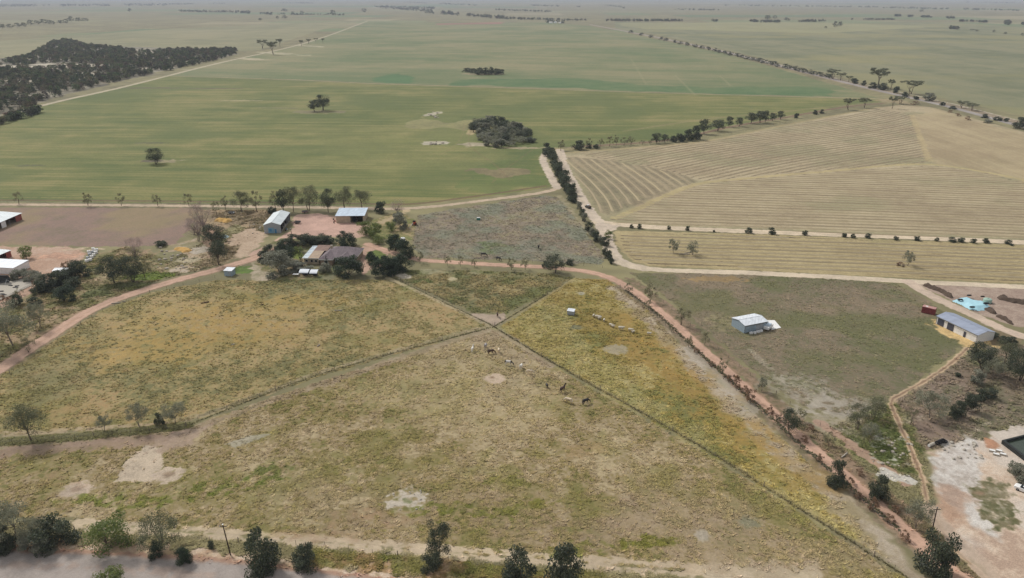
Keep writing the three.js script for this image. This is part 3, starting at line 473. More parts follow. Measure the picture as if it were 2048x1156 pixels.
groundSheet('paddock', 'dull brown-green paddock holding two metal sheds', 'paddock', P.right);
ribbon('dirt_road', 'wide red dirt driveway curving up to the homestead', 'road', T.red, 5.6);
ribbon('dirt_track', 'narrow red dirt track past the yellow wedge paddock', 'track', T.redRight, 3.9);
ribbon('dirt_track', 'pale track along the near edge of the green crop', 'track', T.paleTop, 5);
ribbon('dirt_track', 'pale track on the crop side of the shrub row', 'track', T.paleLeftOfRow, 6, 0.05);
ribbon('dirt_track', 'pale track between the shrub row and the cut hay', 'track', T.paleRightOfRow, 7);
ribbon('dirt_track', 'straight pale track between the two hay fields', 'track', T.paleAlong, 7.4, 0.055);
ribbon('dirt_track', 'pale track below the narrow hay strip', 'track', T.paleLow, 5.6, 0.06);
ribbon('dirt_track', 'pale track running behind the white shed', 'track', T.paleRight, 5.6, 0.05);
ribbon('dirt_track', 'faint line of bare soil across the green crop', 'track', T.cropLine, 4.5);
ribbon('dirt_track', 'pale track between the woodland and the green crop', 'track', T.leftTrack, 8);
ribbon('highway', 'straight grey country road lined with small shrubs', 'road', T.highway, 9, 0.06);
ribbon('sealed_road', 'worn grey road with red shoulders in front of the verge trees', 'road', T.road, 9, 0.04);
ribbon('cable_trench', 'narrow filled trench of sandy spoil leading to the white shed', 'trench', T.trench, 1.9, 0.05);

// ---------- trees and shrubs ----------
console.log('trees', Math.round(performance.now()));
class Soup {
  constructor() { this.p = []; this.c = []; }
  tri(a, b, c, col) { this.p.push(...a, ...b, ...c); for (let i = 0; i < 3; i++) this.c.push(col.r, col.g, col.b); }
  geo() { const g = new THREE.BufferGeometry(); g.setAttribute('position', new THREE.Float32BufferAttribute(this.p, 3)); g.setAttribute('color', new THREE.Float32BufferAttribute(this.c, 3)); return g; }
}
const unit = (r) => { const z = r() * 2 - 1, a = r() * Math.PI * 2, s = Math.sqrt(1 - z * z); return [s * Math.cos(a), z, s * Math.sin(a)]; };
function leaf(s, r, x, y, z, size, col) {
  const u = unit(r), q = unit(r), d = u[0] * q[0] + u[1] * q[1] + u[2] * q[2];
  let v = [q[0] - u[0] * d, q[1] - u[1] * d, q[2] - u[2] * d]; const l = Math.hypot(...v) || 1; v = v.map((k) => k / l * size * 0.34);
  const e = u.map((k) => k * size * 0.5);
  const A = [x - e[0], y - e[1], z - e[2]], B = [x + v[0], y + v[1], z + v[2]], Cc = [x + e[0], y + e[1], z + e[2]], D = [x - v[0], y - v[1], z - v[2]];
  s.tri(A, B, Cc, col); s.tri(A, Cc, D, col);
}
function limb(s, a, b, ra, rb, col, bend = null, sides = 5) {
  const n = bend ? 3 : 1, pts = [];
  for (let i = 0; i <= n; i++) { const t = i / n, q = bend ? 4 * t * (1 - t) : 0; pts.push([a[0] + (b[0] - a[0]) * t + (bend ? bend[0] * q : 0), a[1] + (b[1] - a[1]) * t + (bend ? bend[1] * q : 0), a[2] + (b[2] - a[2]) * t + (bend ? bend[2] * q : 0)]); }
  for (let i = 0; i < n; i++) {
    const p = new THREE.Vector3(...pts[i]), q = new THREE.Vector3(...pts[i + 1]), d = q.clone().sub(p).normalize(), u = new THREE.Vector3(Math.abs(d.y) > 0.9 ? 1 : 0, Math.abs(d.y) > 0.9 ? 0 : 1, 0).cross(d).normalize(), v = d.clone().cross(u);
    const r0 = ra + (rb - ra) * i / n, r1 = ra + (rb - ra) * (i + 1) / n, ring = (c, rad, k) => { const t = k / sides * 2 * Math.PI; return c.clone().addScaledVector(u, Math.cos(t) * rad).addScaledVector(v, Math.sin(t) * rad).toArray(); };
    for (let k = 0; k < sides; k++) { const A = ring(p, r0, k), B = ring(p, r0, k + 1), C1 = ring(q, r1, k + 1), D = ring(q, r1, k); s.tri(A, B, C1, col); s.tri(A, C1, D, col); }
  }
}
const leafMat = new THREE.MeshPhysicalMaterial({ vertexColors: true, roughness: 1, side: THREE.DoubleSide, transmission: 0.35, thickness: 0 });
const barkMat = new THREE.MeshStandardMaterial({ vertexColors: true, roughness: 0.95 });
// one tree, 1 m tall and 1 m wide, made of a trunk with limbs and clusters of leaves
function growTree(seed, o, fine = 1) {
  const r = rng(seed), wood = new Soup(), crown = new Soup(), bark = S(...o.bark);
  const ht = o.real, k = 1 / ht, wd = 1;                      // leaf and limb sizes are given in metres for a tree of height real
  const base = o.clear;                                       // height of the lowest leaves, part of the whole
  const tips = [];
  for (let i = 0; i < o.clusters; i++) {
    let x, y, z, tries = 0;
    do {
      const a = r() * 2 * Math.PI, rad = Math.sqrt(r()) * 0.5, t = r();
      y = base + (1 - base) * (o.flat ? 0.45 + 0.5 * t : 0.08 + 0.86 * t);
      const env = o.profile((y - base) / (1 - base)); x = Math.cos(a) * rad * env; z = Math.sin(a) * rad * env;
    } while (tries++ < 12 && tips.some((p) => Math.hypot(p[0] - x, (p[1] - y) * 0.8, p[2] - z) < o.space));
    tips.push([x, y, z]);
  }
  const lean = [(r() - 0.5) * 0.12, (r() - 0.5) * 0.12];
  if (o.stems) for (let s = 0; s < o.stems; s++) {
    const fork = [lean[0] + (o.stems > 1 ? (r() - 0.5) * 0.2 : 0), base * (0.75 + r() * 0.5) + 0.04, lean[1] + (o.stems > 1 ? (r() - 0.5) * 0.2 : 0)], tr = o.trunk * k;
    limb(wood, [(r() - 0.5) * 0.05 * (o.stems - 1), -0.02, (r() - 0.5) * 0.05 * (o.stems - 1)], fork, tr, tr * 0.66, bark, [(r() - 0.5) * 0.05, 0, (r() - 0.5) * 0.05], 6);
    tips.forEach((t, i) => { if (i % o.stems === s && (o.bare || i % 2 === 0 || o.clusters < 9)) limb(wood, fork, [t[0] * 0.92, t[1] - 0.02, t[2] * 0.92], tr * 0.5, tr * 0.12, bark, [(r() - 0.5) * 0.06, -0.04 * r(), (r() - 0.5) * 0.06], 4); });
  }
  const cols = o.leaf.map((c) => S(...c).multiplyScalar(1.9)), col = new THREE.Color();
  for (const t of tips) {
    const R = o.cluster * (0.7 + r() * 0.6), tint = r(), n = Math.round(o.leaves * (o.bare ? 1 : fine));
    for (let i = 0; i < n; i++) {
      const u = unit(r), q = Math.pow(r(), 0.45) * R; let y = t[1] + u[1] * q * (o.flat ? 0.55 : 0.8);
      y = Math.max(o.ground ? 0.0 : base * 0.7, Math.min(1, y));
      col.copy(cols[0]).lerp(cols[1], clamp(tint * 0.6 + r() * 0.4, 0, 1)); if (cols[2] && r() < 0.12) col.copy(cols[2]);
      if (o.bare) { const e = unit(r), L = o.size * k * (0.8 + r()); limb(crown, [t[0] + u[0] * q, y, t[2] + u[2] * q], [t[0] + u[0] * q + e[0] * L, y + Math.abs(e[1]) * L, t[2] + u[2] * q + e[2] * L], 0.022 * k, 0.008 * k, col, null, 3); }
      else leaf(crown, r, t[0] + u[0] * q, y, t[2] + u[2] * q, o.size * k / Math.sqrt(fine) * (0.65 + r() * 0.7), col);
    }
  }
  return { wood: o.stems ? wood.geo() : null, crown: crown.geo() };
}
const dome = (t) => Math.sqrt(Math.max(0.04, 1 - Math.pow(Math.abs(t - 0.4) / 0.68, 2.2)));
const round = (t) => Math.sqrt(Math.max(0.05, 1 - Math.pow(Math.abs(t - 0.35) / 0.68, 2)));
const OLIVE = [[58, 62, 42], [82, 84, 58], [100, 98, 70]], DARK = [[40, 48, 34], [58, 64, 44], [78, 80, 56]], GREYG = [[84, 86, 70], [106, 106, 86], [120, 116, 96]], GREEN = [[62, 76, 30], [88, 96, 44], [104, 106, 56]], DEEP = [[26, 38, 22], [40, 54, 32], [56, 68, 40]];
const KIND = {
  gum: { real: 9, clear: 0.3, clusters: 20, space: 0.15, stems: 2, trunk: 0.2, cluster: 0.2, leaves: 110, size: 0.42, profile: dome, leaf: OLIVE, bark: [112, 98, 84] },
  darkGum: { real: 8, clear: 0.24, clusters: 22, space: 0.13, stems: 2, trunk: 0.2, cluster: 0.21, leaves: 125, size: 0.4, profile: round, leaf: DARK, bark: [86, 74, 64] },
  greyGum: { real: 7, clear: 0.28, clusters: 17, space: 0.15, stems: 2, trunk: 0.15, cluster: 0.185, leaves: 90, size: 0.4, profile: dome, leaf: GREYG, bark: [128, 116, 102] },
  sparse: { real: 6, clear: 0.32, clusters: 12, space: 0.17, stems: 2, trunk: 0.12, cluster: 0.155, leaves: 62, size: 0.36, profile: dome, leaf: [[76, 76, 52], [100, 96, 70]], bark: [96, 82, 70] },
  umbrella: { real: 14, clear: 0.4, clusters: 18, space: 0.14, stems: 3, trunk: 0.26, cluster: 0.13, leaves: 70, size: 0.8, flat: true, profile: (t) => 0.5 + 0.5 * t, leaf: OLIVE, bark: [112, 98, 84] },
  bush: { real: 4, clear: 0.0, clusters: 16, space: 0.16, stems: 1, trunk: 0.1, cluster: 0.25, leaves: 135, size: 0.34, profile: round, ground: true, leaf: DARK, bark: [80, 70, 58] },
  deep: { real: 5, clear: 0.0, clusters: 20, space: 0.14, stems: 1, trunk: 0.12, cluster: 0.23, leaves: 150, size: 0.34, profile: round, ground: true, leaf: DEEP, bark: [70, 60, 50] },
  green: { real: 5, clear: 0.12, clusters: 16, space: 0.16, stems: 2, trunk: 0.12, cluster: 0.23, leaves: 110, size: 0.36, profile: dome, leaf: GREEN, bark: [96, 84, 70] },
  greyBush: { real: 3, clear: 0.0, clusters: 14, space: 0.16, stems: 1, trunk: 0.06, cluster: 0.23, leaves: 110, size: 0.3, profile: round, ground: true, leaf: [[88, 90, 76], [112, 110, 94]], bark: [100, 92, 80] },
  brownBush: { real: 2.6, clear: 0.0, clusters: 10, space: 0.18, stems: 1, trunk: 0.06, cluster: 0.18, leaves: 60, size: 0.26, profile: round, ground: true, leaf: [[88, 68, 50], [116, 92, 68]], bark: [90, 74, 62] },
  cypress: { real: 8, clear: 0.0, clusters: 30, space: 0.07, stems: 1, trunk: 0.12, cluster: 0.09, leaves: 70, size: 0.3, profile: (t) => Math.pow(Math.max(0.02, 1 - t), 0.5) * (0.6 + 0.4 * Math.min(1, t * 5)), ground: true, leaf: [[22, 30, 22], [34, 44, 30]], bark: [70, 60, 50] },
  bare: { real: 8, clear: 0.22, clusters: 24, space: 0.13, stems: 3, trunk: 0.16, cluster: 0.15, leaves: 34, size: 0.75, profile: dome, bare: true, leaf: [[122, 108, 104], [142, 126, 118]], bark: [104, 92, 86] },
  far: { real: 12, clear: 0.22, clusters: 13, space: 0.16, stems: 1, trunk: 0.25, cluster: 0.2, leaves: 26, size: 1.5, profile: dome, leaf: OLIVE, bark: [112, 98, 84] },
  farDark: { real: 10, clear: 0.08, clusters: 13, space: 0.16, stems: 1, trunk: 0.2, cluster: 0.22, leaves: 30, size: 1.3, profile: round, ground: true, leaf: DARK, bark: [86, 74, 64] },
};
const grown = {};
function variant(kind, i, fine = 1) { const key = kind + i + (fine > 1 ? 'fine' : ''); return grown[key] ?? (grown[key] = growTree(1000 + key.split('').reduce((a, c) => a * 31 + c.charCodeAt(0), 7) % 99991, KIND[kind], fine)); }
let treeCount = 0;
function plant(name, label, category, group, kind, px, base, top, wpx, vars = 4) {
  const v = variant(kind, treeCount % vars, wpx > 30 && !kind.startsWith('far') ? 2.4 : 1), [x, z] = G(px, base), h = tall(px, base, top), w = wpx * mpp(px, base), t = new THREE.Group();
  if (v.wood) part(t, KIND[kind].ground ? 'stem' : 'trunk', v.wood, barkMat);
  part(t, KIND[kind].bare ? 'branches' : KIND[kind].ground ? 'foliage' : 'crown', v.crown, leafMat);
  const full = KIND[kind].flat ? 1.12 : 1.1;
  t.position.set(x, 0, z); t.rotation.y = (treeCount * 2.399) % 6.283; t.scale.set(w / full, h, w / full); treeCount++;
  return add(t, name, label, category, group);
}
const LOOK = { gum: 'olive gum tree', bush: 'low dark shrub', greyGum: 'pale grey-green small tree', darkGum: 'dark round-crowned tree', greyBush: 'silver-grey shrub', sparse: 'thin open-crowned tree', brownBush: 'brownish low shrub', green: 'bright green shrub', deep: 'dense deep green shrub' };
const plants = (name, label, category, group, kind, list, vars) => { for (const [px, b, tp, w, k] of list) plant(name, label.replace('{k}', LOOK[k ?? kind]), category, group, k ?? kind, px, b, tp, w, vars); };
const TR = 'gum_tree', SH = 'shrub';
// row between the crop and the sheds
plants('young_tree', 'thin young tree along the crop edge beside the bare brown paddock', 'tree', 'young trees along the crop edge', 'sparse', [[38, 408, 385, 20], [176, 412, 384, 24], [243, 412, 387, 18], [316, 412, 389, 20], [378, 412, 388, 20]]);
plants('young_tree', 'slim pale tree in the row behind the homestead sheds', 'tree', 'slim trees behind the sheds', 'sparse', [[452, 421, 391, 18], [514, 424, 383, 28], [551, 421, 383, 26], [433, 430, 404, 18]]);
plants(TR, '{k} in the leafy row behind the homestead sheds', 'tree', 'gum trees behind the sheds', 'gum', [[483, 423, 383, 38], [568, 424, 380, 28, 'darkGum'], [587, 424, 375, 36], [618, 422, 373, 42], [657, 425, 379, 32, 'darkGum'], [690, 420, 374, 36], [724, 416, 381, 38]]);
plant(SH, 'dark rounded bush at the back corner of the gable shed', 'shrub', null, 'bush', 545, 426, 413, 16);
plant(SH, 'dark small tree beside the open-bay shed', 'shrub', null, 'bush', 761, 426, 403, 22);
plant('bare_tree', 'pale leafless tree by the crop track past the open-bay shed', 'tree', null, 'bare', 795, 426, 400, 34);
plants('bare_tree', 'leafless purplish grey tree beside the sand heap', 'tree', 'leafless trees by the sand heap', 'bare', [[408, 466, 408, 50], [398, 482, 434, 44], [388, 470, 436, 34]]);
plant(TR, 'dark gum tree standing between the sand heap and the driveway', 'tree', null, 'darkGum', 435, 498, 449, 52);
plant(TR, 'dull grey-green tree by the driveway bend', 'tree', null, 'darkGum', 437, 530, 482, 38);
plant('bare_tree', 'pale grey leafless tree behind the two spreading gums', 'tree', null, 'bare', 274, 526, 476, 38);
plants(TR, 'spreading dark green gum by the driveway, one of a pair', 'tree', 'pair of gums by the driveway', 'darkGum', [[228, 566, 513, 56], [266, 564, 514, 50]], 2);
plant(TR, 'thin gum beside the pair of spreading gums', 'tree', null, 'sparse', 291, 558, 520, 28);
plant(SH, 'rounded yellow-green bush on the red yard by the white shed', 'shrub', null, 'green', 53, 517, 494, 27);
plant(SH, 'low dark shrub at the edge of the bare brown paddock', 'shrub', null, 'bush', 322, 492, 481, 24);
plants(SH, '{k} in the clump left of the driveway', 'shrub', 'dark shrubs left of the driveway', 'bush', [[158, 552, 523, 42], [137, 560, 536, 34], [118, 568, 543, 36], [99, 580, 549, 44], [80, 586, 562, 30], [131, 602, 574, 44, 'deep'], [145, 575, 553, 30]]);
plant(SH, 'small brownish shrub behind the little white-roofed hut', 'shrub', null, 'brownBush', 133, 543, 523, 22);
plants(SH, 'low grey-green shrub beside the white shed', 'shrub', 'grey shrubs beside the white shed', 'greyBush', [[44, 556, 539, 36], [66, 560, 541, 34], [30, 560, 546, 20], [80, 566, 549, 20]]);
plants(SH, '{k} below the pale concrete yard', 'shrub', 'shrubs below the concrete yard', 'bush', [[33, 611, 589, 26], [70, 613, 596, 28], [12, 604, 590, 20, 'brownBush'], [40, 590, 577, 22, 'sparse']]);
plant(TR, 'grey-green gum tree left of the driveway with leaning trunk', 'tree', null, 'greyGum', 80, 654, 606, 40);
plant(TR, 'large thin gum tree above the bend of the driveway', 'tree', null, 'greyGum', 26, 692, 613, 84);
plant(TR, 'small gum partly over the driveway edge', 'tree', null, 'sparse', 58, 704, 676, 34);
// garden round the house
plants(SH, '{k} in the garden beside the house', 'shrub', 'garden shrubs beside the house', 'bush', [[540, 522, 491, 36], [567, 521, 487, 42, 'deep'], [528, 524, 503, 22], [590, 491, 470, 32], [570, 498, 478, 36], [610, 490, 469, 34], [640, 486, 467, 36], [656, 486, 470, 28], [625, 488, 472, 24], [596, 506, 493, 24, 'green'], [620, 545, 532, 26, 'greyBush'], [650, 545, 528, 26, 'greyBush']]);
plant(SH, 'large feathery grey-green shrub in front of the garden hedge', 'shrub', null, 'greyBush', 556, 547, 506, 62);
plant(SH, 'low clipped hedge in front of the garden', 'hedge', null, 'greyBush', 595, 538, 524, 46);
plant('cypress_tree', 'tall dark column cypress at the corner of the house', 'tree', null, 'cypress', 604, 537, 498, 12);
plant('cypress_tree', 'slim dark cypress against the front of the house', 'tree', null, 'cypress', 655, 541, 510, 9);
plant(SH, 'big dark green dome shrub in front of the house', 'shrub', null, 'deep', 696, 553, 514, 60);
plant(SH, 'dark green cone-shaped tree behind the dark tiled roof', 'tree', null, 'deep', 692, 493, 463, 40);
plants(SH, 'dark round tree where the driveway meets the red track', 'tree', 'dark trees at the driveway loop', 'deep', [[790, 502, 469, 32], [808, 516, 481, 38]]);
plants(SH, 'broad dark shrub along the end of the driveway loop', 'shrub', 'broad shrubs at the driveway loop', 'deep', [[766, 550, 516, 46], [798, 543, 509, 48], [782, 548, 516, 34]]);
plant(SH, 'rounded green shrub inside the garden bed of the driveway loop', 'shrub', null, 'deep', 745, 527, 502, 28);
plants(SH, 'scraggly light green shrub between the yard and the driveway loop', 'shrub', 'scraggly shrubs beside the yard', 'green', [[730, 470, 444, 32], [752, 476, 446, 30], [755, 488, 470, 24], [783, 462, 444, 22]]);
plant(SH, 'grey rounded bush near the orange machine', 'shrub', null, 'greyBush', 800, 456, 427, 34);
// along the red track
plants('young_tree', 'small dark tree beside the red track', 'tree', 'small trees beside the red track', 'sparse', [[840, 527, 504, 18], [895, 531, 512, 17], [921, 533, 512, 13], [949, 534, 516, 14], [1023, 540, 517, 24], [1050, 540, 518, 20]]);
plant(TR, 'round-crowned dark gum beside the bend of the red track', 'tree', null, 'darkGum', 1110, 545, 510, 42);
plants(SH, 'small bush near the round-crowned gum by the red track', 'shrub', 'bushes near the track bend', 'bush', [[1140, 529, 519, 18], [1090, 535, 522, 12]]);
// shrub row between two tracks
{
  const l = [], r = rng(21);
  for (let k = 0; k < 17; k++) { const t = k / 16, x = 1094 + t * 52, y = 306 + t * 96; l.push([x + (r() - 0.5) * 9, y, y - 14 - r() * 12, 17 + r() * 8, k % 4 === 3 ? 'darkGum' : 'bush']); }
  plants(SH, '{k} in the dense row between the two pale tracks', 'shrub', 'shrub row between the pale tracks', 'bush', l);
  plants(SH, '{k} in the broken lower part of the track-side row', 'shrub', 'broken shrub row beside the track', 'bush', [[1146, 405, 388, 16], [1164, 431, 417, 13], [1168, 442, 426, 14, 'greyBush'], [1178, 462, 445, 18], [1186, 472, 456, 18, 'greyBush'], [1193, 482, 463, 20], [1203, 487, 474, 16, 'greyBush'], [1210, 492, 475, 18], [1209, 510, 494, 12], [1216, 517, 500, 14], [1222, 527, 510, 12], [1158, 418, 404, 12, 'greyBush']]);
}
plant(SH, 'yellow-green bush at the corner of the narrow hay strip', 'shrub', null, 'green', 1216, 478, 461, 15);
// tree row along the top of the hay
plants('row_tree', 'small tree in the row along the top of the hay field', 'tree', 'trees along the top of the hay field', 'sparse', [[1122, 302, 279, 18], [1178, 294, 277, 14], [1201, 293, 277, 14], [1219, 293, 273, 16], [1232, 292, 269, 12], [1248, 291, 275, 18], [1262, 290, 273, 18], [1285, 289, 281, 14], [1300, 288, 280, 10]]);
plants(SH, 'dark low bush in the row along the top of the hay field', 'shrub', 'bushes along the top of the hay field', 'bush', [[1157, 299, 281, 24], [1178, 297, 287, 12], [1192, 297, 288, 12], [1592, 236, 226, 10], [1630, 229, 220, 10], [1643, 227, 219, 9], [1347, 284, 270, 14], [1361, 283, 267, 18], [1376, 281, 259, 22], [1392, 279, 252, 22]]);
plants(TR, 'round dark tree in the row along the top of the hay field', 'tree', 'round trees along the top of the hay field', 'darkGum', [[1313, 287, 266, 22], [1330, 286, 269, 18], [1408, 268, 239, 26], [1435, 262, 240, 30], [1458, 254, 233, 16], [1478, 253, 235, 16], [1502, 247, 225, 24], [1520, 246, 222, 20], [1530, 245, 221, 16], [1545, 242, 226, 16], [1561, 239, 222, 16]]);
plants('umbrella_tree', 'flat-topped tree at the far corner of the hay field', 'tree', 'flat-topped trees at the hay corner', 'umbrella', [[1696, 220, 197, 28], [1728, 216, 196, 28], [1784, 217, 194, 22], [1800, 208, 193, 32]]);
// along the country road
plants('umbrella_tree', 'flat-topped gum standing beside the straight country road', 'tree', 'flat-topped gums beside the country road', 'umbrella', [[1664, 158, 138, 32], [1681, 161, 145, 22], [1755, 176, 137, 44], [1821, 188, 161, 46], [1923, 216, 202, 26], [1943, 221, 206, 30], [1697, 164, 152, 16], [1781, 178, 159, 18]]);
{
  const l = [], r = rng(33);
  for (let k = 0; k < 34; k++) { const t = Math.pow(k / 33, 0.8), x = 1262 + t * 395, y = 65 + t * 88 + t * t * 3; l.push([x + (r() - 0.5) * 6, y + 1, y - 3.5 - t * 3 - r() * 2, 7 + t * 6 + r() * 4]); }
  plants(SH, 'small dark shrub in the long line beside the country road', 'shrub', 'line of shrubs beside the country road', 'farDark', l, 3);
  plants(SH, '{k} on the verge where the country road nears the hay', 'shrub', 'verge shrubs near the hay', 'bush', [[1709, 167, 156, 15], [1727, 171, 161, 10], [1746, 177, 165, 16], [1764, 180, 165, 18], [1791, 186, 172, 12], [1810, 193, 184, 14], [1857, 202, 186, 22, 'greyBush'], [1885, 211, 203, 10], [1832, 199, 192, 12], [1905, 218, 212, 14], [1970, 236, 228, 14], [1995, 241, 233, 16], [2012, 243, 236, 10], [2041, 258, 235, 28], [1935, 240, 232, 12, 'brownBush'], [1916, 232, 226, 12, 'brownBush'], [1975, 246, 238, 16, 'greyBush'], [1900, 225, 220, 10, 'brownBush'], [1830, 209, 202, 18, 'brownBush']]);
}
// lone trees in the crop
plant(TR, 'lone dark tree in the green crop above the brown paddock', 'tree', null, 'darkGum', 312, 328, 297, 36);
plant(TR, 'taller tree of the pair alone in the green crop', 'tree', null, 'darkGum', 646, 221, 190, 32);
plant(TR, 'smaller tree of the pair alone in the green crop', 'tree', null, 'darkGum', 629, 223, 200, 24);
plants('umbrella_tree', 'flat-topped tree on the sandy corner beyond the woodland', 'tree', 'trees on the sandy corner', 'umbrella', [[547, 110, 83, 26], [525, 97, 79, 24], [560, 94, 78, 16], [603, 92, 80, 10], [617, 88, 78, 12], [632, 84, 76, 10], [646, 86, 77, 8]]);
{ // islands of scrub in the crop
  const l = [], r = rng(41), poly = [[944, 262], [955, 247], [985, 243], [1020, 252], [1062, 268], [1064, 283], [1035, 292], [985, 297], [962, 288], [955, 274]];
  for (let k = 0; k < 900 && l.length < 64; k++) { const x = 940 + r() * 128, y = 242 + r() * 58; if (polyDist(poly, x, y) < 0 && !l.some((q) => Math.hypot((q[0] - x), (q[1] - y) * 2.2) < 9.5)) l.push([x, y, y - 10 - r() * 9, 17 + r() * 9, ['bush', 'greyGum', 'darkGum', 'greyBush'][(r() * 4) | 0]]); }
  plants(SH, '{k} in the thick scrub island near the shrub row', 'shrub', 'scrub island in the crop', 'bush', l);
  const m = []; for (let k = 0; k < 17; k++) m.push([932 + k * 4.4 + (r() - 0.5) * 3, 142 + Math.min(6, k) * 0.9 + r() * 3, 134 + r() * 6, 11 + r() * 6]);
  plants(SH, 'dark shrub in the small far scrub island of the crop', 'shrub', 'far scrub island in the crop', 'farDark', m, 3);
}
// hay strip and track between the hay fields
plants('young_tree', 'small dark tree planted along the track between the hay fields', 'tree', 'small trees between the hay fields', 'bush', [[1263, 456, 449, 8], [1279, 457, 448, 11], [1338, 459, 451, 7], [1375, 461, 452, 9], [1497, 466, 455, 14], [1543, 468, 456, 17], [1609, 470, 460, 11], [1688, 474, 466, 11], [1706, 476, 468, 10], [1736, 476, 467, 13], [1792, 480, 472, 10], [1834, 481, 473, 14], [1873, 482, 475, 9], [1904, 484, 475, 15], [1921, 484, 475, 14], [1946, 486, 477, 12], [1972, 486, 477, 13], [2016, 488, 480, 14], [2023, 491, 487, 8], [1428, 464, 460, 6]]);
plants(TR, 'grey gum with fallen branches in the narrow hay strip', 'tree', 'two grey gums in the hay strip', 'greyGum', [[1347, 507, 479, 26], [1385, 510, 484, 26]]);
plant(TR, 'single grey gum standing towards the end of the hay strip', 'tree', null, 'greyGum', 1815, 532, 502, 22);
plant(SH, 'low dark bush beside the single grey gum', 'shrub', null, 'brownBush', 1801, 532, 524, 16);
// along the red track on the right
plants('track_tree', '{k} along the red track beside the yellow wedge', 'tree', 'thin trees along the red track', 'sparse', [[1257, 587, 566, 18], [1300, 604, 569, 28], [1297, 620, 602, 18], [1362, 650, 616, 36], [1343, 664, 650, 12], [1377, 694, 672, 16], [1409, 690, 665, 16], [1443, 748, 716, 26], [1470, 774, 750, 20, 'brownBush'], [1523, 783, 754, 20, 'greyGum'], [1500, 803, 779, 24, 'brownBush'], [1488, 786, 770, 16, 'brownBush'], [1657, 892, 866, 24], [1745, 1020, 994, 22, 'brownBush']]);
plants(SH, 'small scrubby shrub on the edge of the lower red track', 'shrub', 'small shrubs along the lower red track', 'brownBush', [[1392, 706, 696, 14], [1425, 732, 722, 14], [1455, 762, 750, 16], [1540, 826, 812, 18], [1556, 842, 830, 16], [1606, 884, 870, 18], [1640, 922, 910, 18], [1700, 968, 955, 18], [1716, 998, 984, 18], [1780, 1044, 1028, 22], [1790, 1026, 1012, 20], [1810, 1080, 1064, 22], [1720, 950, 938, 18], [1620, 860, 848, 16]]);
plant(TR, 'spreading dark gum over the red track', 'tree', null, 'darkGum', 1577, 868, 822, 48);
plant(TR, 'smaller leaning gum behind the spreading gum over the red track', 'tree', null, 'sparse', 1598, 844, 819, 28);
plant(TR, 'dark tree on the wedge side of the red track beyond the spoil trench', 'tree', null, 'bush', 1673, 972, 924, 36);
plant(TR, 'dark tree between the red track and the pale spoil patch', 'tree', null, 'bush', 1755, 1000, 952, 38);
plant(TR, 'bluish grey rounded tree between the red track and the trench', 'tree', null, 'greyGum', 1832, 1058, 998, 50);
plant(TR, 'large dark tree over the lower end of the red track', 'tree', null, 'bush', 1866, 1146, 1058, 66);
plants(TR, 'olive gum at the end of the pale track-side patch', 'tree', 'olive gums by the trench bend', 'gum', [[1745, 840, 796, 40], [1715, 860, 814, 44]]);
plant(SH, 'grey-green bush under the olive gums by the trench bend', 'shrub', null, 'greyGum', 1738, 886, 848, 36);
plant(TR, 'wide thin-crowned gum across the trench from the olive gums', 'tree', null, 'greyGum', 1858, 836, 788, 62);
plant(SH, 'slender gum right beside the sandy trench', 'tree', null, 'sparse', 1821, 850, 820, 26);
plants(SH, 'dark bush in the row leading up from the thin-crowned gum', 'shrub', 'bush row below the white shed', 'bush', [[1914, 834, 803, 32], [1936, 822, 790, 32], [1958, 800, 780, 24], [1976, 795, 774, 26]]);
plant(SH, 'lone small bush on the bare slope below the white shed', 'shrub', null, 'bush', 1915, 753, 745, 12);
plants(TR, '{k} in the grove below the white shed', 'tree', 'grove below the white shed', 'darkGum', [[1962, 742, 688, 58], [2008, 728, 684, 44, 'gum'], [2038, 762, 698, 60], [2075, 730, 684, 60, 'gum'], [1985, 760, 716, 40, 'greyGum'], [1955, 768, 742, 30, 'greyBush']]);
plants(SH, 'low olive shrub beside the end wall of the white shed', 'shrub', 'low shrubs by the white shed end', 'bush', [[1986, 674, 664, 18], [2008, 686, 672, 24], [2024, 688, 675, 18]]);
// left foreground and bottom verge
plant(TR, 'full dark gum at the end of the long grass strip', 'tree', null, 'gum', 62, 880, 816, 70);
plants(TR, '{k} growing along the long grass strip', 'tree', 'small gums along the grass strip', 'greyGum', [[210, 862, 830, 28], [279, 856, 809, 40], [320, 850, 826, 18, 'bush'], [351, 848, 808, 46]]);
plants(TR, 'tall grey-green gum in the roadside thicket', 'tree', 'roadside thicket gums', 'greyGum', [[30, 1084, 1012, 76], [-6, 1078, 1020, 60], [72, 1092, 1042, 52]]);
plants(SH, '{k} in the roadside thicket', 'shrub', 'roadside thicket bushes', 'bush', [[112, 1088, 1034, 76], [10, 1098, 1058, 54], [60, 1100, 1074, 46, 'greyBush'], [88, 1104, 1080, 40, 'greyBush']]);
plant(TR, 'bright olive green spreading tree on the road verge', 'tree', null, 'green', 222, 1094, 1042, 88);
plant(TR, 'brown-tinged round gum on the road verge', 'tree', null, 'gum', 320, 1102, 1039, 86);
plant(SH, 'black-green bush under the brown-tinged gum', 'shrub', null, 'deep', 316, 1112, 1086, 36);
plant(SH, 'round dark shrub alone on the sandy road edge', 'shrub', null, 'deep', 368, 1124, 1096, 36);
plant(SH, 'tiny bush beside the wooden power pole', 'shrub', null, 'bush', 423, 1095, 1082, 14);
plant(TR, 'tall dense dark tree next to the wooden power pole', 'tree', null, 'bush', 523, 1138, 1067, 72);
plant(SH, 'dark round bush next to the tall dense verge tree', 'shrub', null, 'bush', 612, 1132, 1092, 54);
plant(TR, 'tall gum with a pale bare trunk on the verge', 'tree', null, 'darkGum', 876, 1116, 1046, 54);
plant(SH, 'dark bush at the foot of the pale-trunked gum', 'shrub', null, 'bush', 862, 1136, 1100, 40);
